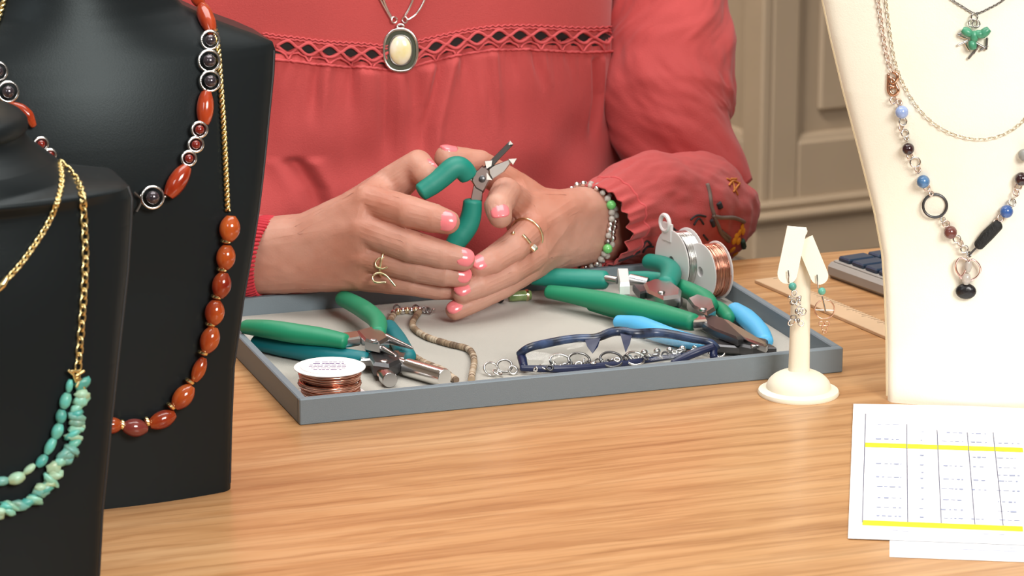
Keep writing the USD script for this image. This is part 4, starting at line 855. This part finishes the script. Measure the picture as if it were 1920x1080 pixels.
# face and hair, above the frame
for s in (-1, 1): obj('eye', ell(HC+[s*.031, -.063, -.004], [.012]*3), 'eye', pn, True)
obj('mouth', ell(HC+[0, -.078, -.058], [.022, .006, .006]), 'lip', pn, True)
hr = ell(HC+[0, .028, .035], [.092, .096, .088], sub=4); hv = np.array(hr.vertices); keep = (hv[:, 1]-HC[1] > -.035+.5*np.maximum(0, -(hv[:, 2]-HC[2]-.06))) 
hv = hv + hr.vertex_normals*(meshkit.fbm(hv*60*[1, 1, .2], 3, 2)-.5)[:, None]*.012
obj('hair', hull(np.vstack([hv[keep], ell(HC+[-.05, .05, -.10], [.03, .03, .05]).vertices, ell(HC+[.05, .05, -.10], [.03, .03, .05]).vertices])), 'hair', pn, True)

# blouse: torso surface, gathered below the lace seam
SEAM = np.array([aty(x, y, .40)[[0, 2]] for x, y in ((300, 60), (440, 76), (520, 88), (590, 98), (660, 108), (745, 116), (800, 106), (850, 92), (900, 83), (1000, 75), (1090, 78), (1175, 82), (1300, 90))])
def seamz(x): return np.interp(x, SEAM[:, 0], SEAM[:, 1])
TN = 640
th_ = np.linspace(0, 2*np.pi, TN, endpoint=False); th_ = th_-.45*np.sin(2*th_+np.pi)*.0
zs_ = np.r_[np.linspace(-.22, .0, 14, endpoint=False), np.linspace(.0, .26, 130), np.linspace(.26, .385, 24)[1:]]
CREASE = [([(598, 108), (590, 150), (583, 215)], .0045, .0042), ([(660, 114), (655, 150), (652, 190)], .0035, .0034), ([(716, 124), (720, 200), (730, 300)], .0050, .0065), ([(770, 126), (776, 200), (766, 300)], .0045, .0065),
          ([(830, 102), (812, 160), (795, 230), (786, 300)], .0065, .0045), ([(905, 92), (910, 150), (918, 225)], .0030, .004), ([(1005, 86), (1012, 120), (1026, 165)], .0028, .004), ([(1150, 130), (1157, 200), (1146, 270)], .0045, .004),
          ([(548, 300), (580, 350), (596, 410)], .0075, .008), ([(870, 96), (868, 118), (864, 145)], .0022, .003), ([(960, 84), (962, 110), (966, 140)], .0022, .003), ([(1080, 86), (1086, 112), (1092, 140)], .0022, .003), ([(545, 100), (540, 125), (536, 150)], .0025, .003)]
CREASE = [(np.array([aty(x, y, .40)[[0, 2]] for x, y in q])[::-1], d, w) for q, d, w in CREASE]
rings_ = []
for z in zs_:
    top = ss(.27, .385, z); rx = .222*(1-top)+.075*top; ry = .182-.012*ss(.0, .17, z)-.008*ss(.2, .3, z); ry = ry*(1-top)+.07*top; rx += .0
    e = 2/2.5
    x = CX+.008+rx*np.sign(np.sin(th_))*abs(np.sin(th_))**e; y = CY-ry*np.sign(np.cos(th_))*abs(np.cos(th_))**e; P = np.stack([x, y, np.full(TN, z)], 1)
    d = norm(np.array([1, 0, 0])); nrm = np.stack([np.sin(th_), -np.cos(th_)*1.1, 0*th_], 1); nrm /= np.linalg.norm(nrm, axis=1, keepdims=True)
    front = (np.cos(th_) > -.2)
    dz = seamz(x)-z; below = ss(0, .010, dz)
    f1 = meshkit.noise(np.stack([x*62+2.0*dz, 0*x+.5, 0*x+z*7], 1), 3)-.5; f2 = meshkit.noise(np.stack([x*22+3*dz, 0*x+7.5, 0*x+z*9], 1), 4)-.5; f3 = meshkit.noise(np.stack([x*26, y*20, 0*x+z*26+4], 1), 8)-.5
    pin = abs(((x*150+2*meshkit.noise(np.stack([x*30, 0*x, 0*x], 1), 6)) % 1)-.5)*2
    amp = below*(.007*np.exp(-np.maximum(dz, 0)/.10)*f1*2+.015*f2*ss(.01, .08, dz)*1.6+.012*f3*ss(.03, .1, dz))
    amp += below*.0028-.0022*below*np.exp(-np.maximum(dz, 0)/.016)*(1-pin)**2
    amp += (1-below)*(.006*f2+.002*f1)-.0015*np.exp(-((dz-.004)/.0022)**2)
    for q, d, w in CREASE:
        fd = ss(q[0, 1]-.012, q[0, 1]+.02, z)*ss(q[-1, 1]+.004, q[-1, 1]-.002, z)
        if fd > 0: t = (x-np.interp(z, q[:, 1], q[:, 0]))/w; amp = amp+fd*d*(-np.exp(-t*t)+.55*np.exp(-(t-1.7)**2)+.25*np.exp(-(t+1.8)**2))
    rings_.append(P+nrm*(amp*front)[:, None])
blouse = loft(rings_); bl_ = obj('blouse', blouse, 'coral', pn, True)
# lace insert along the seam: real cords round the openings that show the dark top beneath
def torso(px, py, off=.0):
    h = hit(blouse, px, py)
    while h is None: px -= 2.; h = hit(blouse, px, py)
    return h[0]-norm(CD)*.0+h[1]*off
seam_px = np.array([(490, 80), (520, 85), (558, 89), (600, 95), (642, 98), (681, 100), (720, 104), (745, 106), (765, 100), (798, 91), (838, 82), (875, 74), (917, 68), (957, 66), (993, 66), (1032, 68), (1068, 70), (1097, 71), (1129, 70), (1160, 68), (1174, 68)], float)
def seam_y(x): return np.interp(x, seam_px[:, 0], seam_px[:, 1])
cords, edges, opens = [], [], []
dx = 39.5; xs0 = 519.0
bounds = np.arange(xs0, 1180, dx); bounds = bounds[bounds < 1176]
for sgn in (-1, 1):
    P = []
    for k, x in enumerate(bounds):
        P.append(torso(x, seam_y(x), .0016)); 
        if k < len(bounds)-1:
            for q, a in ((.25, .62), (.5, 1.), (.75, .62)): P.append(torso(x+dx*q, seam_y(x+dx*q)+sgn*11.5*a, .0016))
    obj('lace_cord', tube(spline(P, len(P)*4), .0012, 6, flat=.6, up=toC), 'coral_lace', bl_, True)
for k in range(len(bounds)-1):
    x = bounds[k]+dx/2; y = seam_y(x); q = [torso(x+u, y+v+ (seam_y(x+u)-y), .0004) for u, v in ((-14.5, 0), (-7, -5), (0, -8.8), (7, -5), (14.5, 0), (7, 5), (0, 8.8), (-7, 5))]
    obj('lace_opening', hull(np.vstack([q, np.array(q)-toC*.0006])), 'camisole', bl_, False)
    if k % 2 == 0 or k > 4:
        xa = bounds[k]; ya = seam_y(xa)+13; q = [torso(xa+u, ya+v+(seam_y(xa+u)-seam_y(xa)), .0004) for u, v in ((-11, 3), (-4, -1.5), (4, -1.5), (11, 3), (0, 2.2))]
        obj('lace_opening', hull(np.vstack([q, np.array(q)-toC*.0005])), 'camisole', bl_, False)
    xa = bounds[k]
    if xa > 500: obj('lace_arch', tube([torso(xa+u, seam_y(xa+u)+v, .0014) for u, v in ((-19, 25), (-14, 17), (-7, 12), (0, 10), (7, 12), (14, 17), (19, 25))], .0009, 6), 'coral_lace', bl_, True)
for o, r_, am in ((-14, .0009, 1.0), (-19, .0007, 1.6), (27, .0011, .5)):
    xx = np.arange(492, 1178, 3.2); obj('lace_edge', tube([torso(x, seam_y(x)+o+am*math.sin(x*.55), .0008) for x in xx], r_, 6), 'coral_lace', bl_, True)

# sleeves
def sleeve(P, R, N, seed, gather, amp=.006, cuffw=.035):
    n = 110; Q = spline(np.array([p for p in P]), n); r = np.interp(np.linspace(0, 1, n), np.linspace(0, 1, len(R)), R); t, A, B = frames(Q, up=[.2, .1, 1.])
    k = 150; a = np.linspace(0, 2*np.pi, k, endpoint=False); L_ = np.r_[0, np.cumsum(np.linalg.norm(np.diff(Q, axis=0), axis=1))]
    out = []
    for i in range(n):
        u = np.stack([np.cos(a)*2.2, np.sin(a)*2.2, np.full(k, L_[i]*22)], 1); fold = (meshkit.fbm(u, 3, seed)-.5)*2
        w = ss(cuffw*2.6, 0, L_[-1]-L_[i]); g = (meshkit.noise(np.stack([np.cos(a)*7, np.sin(a)*7, np.full(k, L_[i]*12)], 1), seed+9)-.5)*2
        rr_ = r[i]+amp*fold*(1-.6*w)+gather*g*w
        out.append(Q[i]+rr_[:, None]*(np.cos(a)[:, None]*A[i]+np.sin(a)[:, None]*B[i]))
    return np.array(out)
def tube_open(rings_, th=.0014):
    """a cloth tube, open at both ends, with thickness"""
    c = rings_.mean(1, keepdims=True); inner = c+(rings_-c)*(1-th/np.linalg.norm(rings_-c, axis=2, keepdims=True).mean())
    full = np.concatenate([rings_, inner[::-1], rings_[:1]], 0); m = loft(full, False)
    if m.volume < 0: m.invert()
    return m
up_ = sleeve([aty(1222, -230, .54), aty(1246, -60, .505), aty(1254, 80, .482), aty(1250, 180, .462), aty(1272, 268, .438), aty(1330, 332, .418), aty(1362, 372, .410)], [.056, .046, .0465, .0530, .0560, .044, .026], 0, 12, 0, .006)
sl1 = obj('sleeve', loft(up_), 'coral', pn, True)
lo_ = sleeve([aty(1366, 410, .43), aty(1346, 402, .40), aty(1290, 398, .356), aty(1222, 396, .32), aty(1172, 402, .294), aty(1134, 416, .274), aty(1116, 424, .266)], [.020, .034, .0445, .0465, .0445, .036, .0305], 0, 21, .0045, .006, .03)
def rest(a):
    """cloth lies on the table and over the tray's rim instead of sinking in"""
    lim = np.where(a[..., 1] < .3125, .0012, -9.)
    lim = np.where((a[..., 0] > -.002) & (a[..., 0] < TL+.002) & (a[..., 1] < TW+.002) & (a[..., 1] > 0), TH+.0008, lim); a = a.copy(); a[..., 2] = np.maximum(a[..., 2], lim); return a
lo_ = rest(lo_)
LOW = tube_open(lo_); sl2 = obj('sleeve', LOW, 'coral', pn, True)
cuf = lo_[-7:]; 
obj('cuff_gather', tube(np.vstack([lo_[-9]])*1.0, .0009, 6, closed=True), 'coral_lace', sl2, True)
def pjx(P): q = P-EYE; return 960+F*(q@CR)/(q@CD)
TC = max(t for t in np.linspace(.5, 1, 400) if pjx(mid(RE[0], rf0, t)) < 484)
# the other sleeve, mostly behind the black busts
lr = sleeve([RE[0]+[-.03, .02, 0], RE[0], mid(RE[0], rf0, TC*.4), mid(RE[0], rf0, TC*.7), mid(RE[0], rf0, TC*.9), mid(RE[0], rf0, TC)], [.03, .043, .048, .046, .038, .0285], 0, 33, .003, .006, .03)
ca0 = norm(lr[-1].mean(0)-lr[-6].mean(0)); wl = ss(len(lr)-36, len(lr)-4, np.arange(len(lr)))
lr = lr+ca0*((lr[:, :, 2]-lr[:, :, 2].mean(1, keepdims=True))*.30*wl[:, None])[:, :, None]      # the cuff's edge is slanted
lr = rest(lr)
obj('sleeve', tube_open(lr), 'coral', pn, True)
ur = sleeve([RS+[.05, 0, -.0], RS+[-.01, -.01, -.04], mid(RS, RE[0], .5), RE[0]], [.056, .052, .054, .05], 0, 35, 0, .006)
obj('sleeve', loft(ur), 'coral', pn, True)
cr0 = lr[-1]; cc = cr0.mean(0); cax = norm(lr[-1].mean(0)-lr[-6].mean(0)); e1 = norm(np.cross(cax, [0, 1., .2])); e2 = np.cross(cax, e1); cax = norm(cax)
for k in range(58):
    a = k/58*2*np.pi; rad = e1*math.cos(a)+e2*math.sin(a); rad = rad+cax*rad[2]*.30; obj('cuff_rib', capsule_tube([cc+rad*.0288-cax*.0015, cc+rad*.0285+cax*.003, cc+rad*.0272+cax*.0085], [.0014, .0015, .0013], 6, 6), 'coral_rib', pn, True)
obj('trousers', union([bone((np.array([CX-.09, CY+.02, -.2]), .112), (np.array([CX+.09, CY+.02, -.2]), .112), (np.array([CX, CY, -.12]), .11))]+[m for s in (-1, 1) for m in (bone((np.array([CX+s*.09, CY+.02, -.205]), .098), (np.array([CX+s*.11, CY-.38, -.24]), .070)), bone((np.array([CX+s*.11, CY-.38, -.25]), .068), (np.array([CX+s*.11, CY-.36, -T+.10]), .058)))]), 'trousers', pn, 60)

# embroidery on the forearm sleeve
def emb(pts, w, mat, name='embroidery', n=None):
    Q = spline(np.array(pts, float), n or max(4, int(len(pts)*4))) if len(pts) > 2 else np.linspace(pts[0], pts[1], 6)
    P = []
    for x, y in Q:
        h = hit(LOWUP, x, y)
        if h is not None: P.append(h[0]+h[1]*.0006)
    if len(P) > 2: obj(name, tube(P, w, 6, flat=1.), mat, sl2, True)
LOWUP = trimesh.util.concatenate([LOW, loft(up_)])
emb([(1325, 345), (1330, 365), (1333, 388), (1338, 404)], .0016, 'thread_grey'); emb([(1335, 404), (1352, 408), (1374, 408), (1394, 416)], .0016, 'thread_grey'); emb([(1338, 406), (1346, 424), (1354, 440), (1366, 452)], .0015, 'thread_grey'); emb([(1352, 432), (1368, 446)], .0013, 'thread_grey')
emb([(1346, 380), (1350, 390)], .0024, 'thread_dark'); emb([(1332, 412), (1337, 424)], .0017, 'thread_dark')
for q in (((1294, 412), (1306, 404), (1322, 406)), ((1300, 422), (1310, 410), (1318, 420)), ((1260, 426), (1268, 434), (1274, 446)), ((1256, 440), (1270, 432)), ((1318, 440), (1326, 450)), ((1205, 462), (1212, 452), (1220, 458)), ((1160, 488), (1182, 480), (1200, 470)), ((1205, 472), (1214, 462), (1224, 462))): emb(q, .0008, 'thread_dark')
for (x, y) in ((1391, 426), (1386, 436), (1380, 444), (1393, 434), (1376, 452), (1384, 452), (1373, 468), (1378, 476)):
    h = hit(LOWUP, x, y)
    if h is not None: obj('flower', ell(h[0]+h[1]*.0004, [.0030, .0030, .0010], basis(np.cross(h[1], [0, 0, 1.]), h[1]), 2), 'thread_yellow', sl2, True)
for q in (((1362, 336), (1372, 342), (1376, 356)), ((1366, 348), (1374, 340), (1384, 344)), ((1374, 360), (1380, 352), (1386, 344)), ((1376, 352), (1382, 366)), ((1370, 336), (1380, 336))): emb(q, .0008, 'thread_gold')
emb([(1390, 450), (1394, 470), (1390, 484)], .0022, 'thread_green')

# pendant necklace on the blouse
pk = thing('pendant_necklace', 'silver oval pendant with opal cabochon on double silver chains over coral blouse', 'necklace', torso(748, 92, .004))
pc0 = torso(748, 92, .0045); pn_ = norm(toC*[1, 1, .4]); pu_ = norm(np.cross([0, 0, 1.], pn_)); pz_ = np.cross(pn_, pu_); PB = np.stack([pu_, pz_, pn_], 1)
def oval_ring(rx, ry, r, off):
    a = np.linspace(0, 2*np.pi, 48, endpoint=False); ca, sa = np.sign(np.cos(a))*abs(np.cos(a))**.85, np.sign(np.sin(a))*abs(np.sin(a))**.85
    return tube(pc0+rx*ca[:, None]*pu_+ry*sa[:, None]*pz_+pn_*off, r, 8, closed=True)
obj('bezel', oval_ring(.0126, .0158, .0011, .0012), 'silver', pk, True)
a = np.linspace(0, 2*np.pi, 40, endpoint=False); pp = pc0+.0126*np.cos(a)[:, None]*pu_+.0158*np.sin(a)[:, None]*pz_
obj('back_plate', hull(np.vstack([pp-pn_*.0012, pp+pn_*.0004])), 'oxidised', pk, False)
obj('inner_bezel', oval_ring(.0084, .0112, .0006, .0012), 'dark_silver', pk, True)
obj('cabochon', ell(pc0+pn_*.0012, [.0082, .0110, .0034], PB, 3), 'opal', pk, True)
obj('bail', cat([ring(pc0+pz_*.0178+pn_*.001, pn_, .0026, .0009, 6, 18, .6, up=pu_)]+[ring(torso(x, y, .003), pn_+pu_*s, .0022, .0006, 6, 16) for x, y, s in ((737, 36, .5), (757, 36, -.5))]), 'silver', pk, True)
for q in (((714, -14), (722, 10), (734, 34)), ((706, -14), (718, 10), (733, 36)), ((776, -14), (768, 10), (757, 30)), ((800, -14), (790, 8), (776, 28), (760, 38))): obj('chain', tube([torso(x, y, .0018) for x, y in spline(np.array(q, float), 14)], .00085, 8), 'silver', pk, True)

# bracelet on her wrist (right in the picture)
bc = lf0+(LE[0]-lf0)*.17; bax = norm(LE[0]-lf0+np.array([0, 0, .0])); be1 = norm(np.cross(bax, [0, 0, 1.])); be2 = np.cross(be1, bax)
br = thing('bracelet', 'beaded bracelet of green, clear and silver beads on wrist beside gathered cuff', 'bracelet', bc)
hitb = trimesh.Trimesh(bm.vertices, bm.faces, process=False)
fb_ = np.array(bm.vertices); selb = fb_[(abs((fb_-bc)@bax) < .006) & (np.linalg.norm(fb_-bc, axis=1) < .06)]
sa = np.arctan2((selb-bc)@be2, (selb-bc)@be1); sr = np.hypot((selb-bc)@be2, (selb-bc)@be1)
def wrist_r(a): w = np.exp(-((np.angle(np.exp(1j*(sa-a))))/.2)**2)+1e-9; return (w*sr).sum()/w.sum()
kb = np.random.default_rng(9); NB = 34
for row, off in ((0, -.0036), (1, .0030)):
    for k in range(NB):
        a = 2*np.pi*(k+.5*row)/NB; r_ = kb.uniform(.0019, .0026); mt = 'bead_green' if (k % 9 == 4 and row == 0) else ('bead_clear', 'silver', 'dark_silver', 'bead_clear', 'silver')[kb.integers(5)]
        if mt == 'bead_green': r_ = .0036
        p = bc+bax*(off+.0018*math.sin(3*a))+(wrist_r(a)+r_*.8)*(math.cos(a)*be1+math.sin(a)*be2); obj('bead', ell(p, [r_]*3, sub=1 if r_ < .003 else 2), mt, br, True)
HB = trimesh.Trimesh(bm.vertices, bm.faces, process=False)
def onskin(px, py, off=.0012): h = hit(HB, px, py); return h[0]+h[1]*off
# rings
def finger_ring(name, label, a, b_, t, mat):
    (p, r), (q, r2) = a, b_; c = mid(p, q, t); rr_ = (r*(1-t)+r2*t)*1.0; ax = norm(q-p)
    th = thing(name, label, 'ring', c); obj('band', ring(c, ax, rr_+.0006, .0009, 8, 30), mat, th, True); return th, c, ax, rr_
r1, c, ax, rr_ = finger_ring('finger_ring', 'gold ring with a small square setting on the hand nearer the bracelet', LK[1], LF[1][0], .3, 'pale_gold')
nn = norm(toC+CR*.25+CU*.3); nn = norm(nn-ax*(nn@ax)); Bs = basis(ax, nn)
ps = onskin(997, 464, .0016)
obj('setting', box(ps, (.0052, .0048, .0032), Bs, .0008), 'pale_gold', r1, False); obj('stone', box(ps+nn*.0016, (.0034, .0032, .0012), Bs, .0006), 'bead_clear', r1, False)
obj('accent', tube([onskin(x, y, .001) for x, y in ((979, 442), (985, 448), (992, 456))], .0011, 8), 'pale_gold', r1, True)
obj('bead', ell(onskin(962, 439, .0008), [.0015]*3), 'pale_gold', r1, True)
r3, c, ax, rr_ = finger_ring('finger_ring', 'thin gold wire ring with an open scroll on the hand left of the pliers', RK[2], RF[2][0], .42, 'pale_gold')
sq = [(736, 485), (718, 483), (706, 488), (704, 497), (712, 503), (724, 502), (731, 494)]; sq2 = [(742, 537), (732, 525), (718, 513), (705, 513), (698, 520), (702, 528), (712, 530), (724, 529)]
SP = onskin(716, 505, .0022)
obj('scroll', cat([tube([onplane(x, y, SP, toC) for x, y in spline(np.array(s, float), 30)], .0008, 6) for s in (sq, sq2)]), 'pale_gold', r3, True)

# pliers in her hands
hp_ = thing('pliers', 'teal-handled stepped-jaw pliers held open between both hands above the tray', 'pliers', aty(905, 335, .20))
hv_ = lambda x, y, Y=.203: aty(x, y, Y)
obj('grip', capsule_tube([hv_(790, 360), hv_(815, 343), hv_(838, 324), hv_(856, 313), hv_(868, 318), hv_(878, 330)], [.0064, .0072, .0074, .0076, .0078, .0070], 16, 40, flat=.85, up=toC, rnd=.35), 'teal_grip', hp_, True)
obj('grip', capsule_tube([hv_(886, 378), hv_(884, 400), hv_(876, 424), hv_(862, 444), hv_(850, 462)], [.0066, .0072, .0076, .0076, .0066], 16, 40, flat=.85, up=toC, rnd=.35), 'teal_grip', hp_, True)
def vplate(name, pts, Y, th, mat): P = np.array([hv_(x, y, Y) for x, y in pts]); c = P.mean(0); I = c+(P-c)*.86; return obj(name, hull(np.vstack([P-toC*th*.3, P+toC*th*.3, I-toC*th/2, I+toC*th/2])), mat, hp_, 25)
vplate('shank', [(872, 318), (892, 330), (898, 344), (884, 340), (872, 332)], .203, .006, 'steel')
vplate('shank', [(888, 346), (906, 350), (904, 378), (882, 376)], .203, .006, 'mauve_steel')
jt = vplate('joint', [(888, 326), (904, 310), (918, 318), (920, 336), (906, 362), (892, 354), (884, 340)], .203, .009, 'mauve_steel')
P = hv_(904, 336, .203); obj('rivet', lathe([(0, -.001), (.0026, -.001), (.0026, .0006), (.0018, .0012), (0, .0013)], 16, toC, P+toC*.0046), 'gunmetal', jt, 40)
vplate('jaw', [(908, 312), (918, 318), (962, 272), (954, 266)], .203, .006, 'gunmetal')
vplate('jaw_tip', [(953, 273), (956, 263), (963, 271)], .2025, .007, 'silver')
vplate('jaw', [(912, 320), (926, 310), (956, 298), (958, 306), (946, 322), (922, 338)], .205, .006, 'steel')
vplate('jaw_step', [(908, 302), (924, 300), (922, 312), (912, 318)], .2025, .008, 'silver')
vplate('jaw_step', [(912, 322), (918, 334), (924, 339), (912, 338)], .2025, .008, 'silver')
vplate('jaw_tip', [(952, 298), (970, 297), (962, 310)], .2035, .007, 'silver')
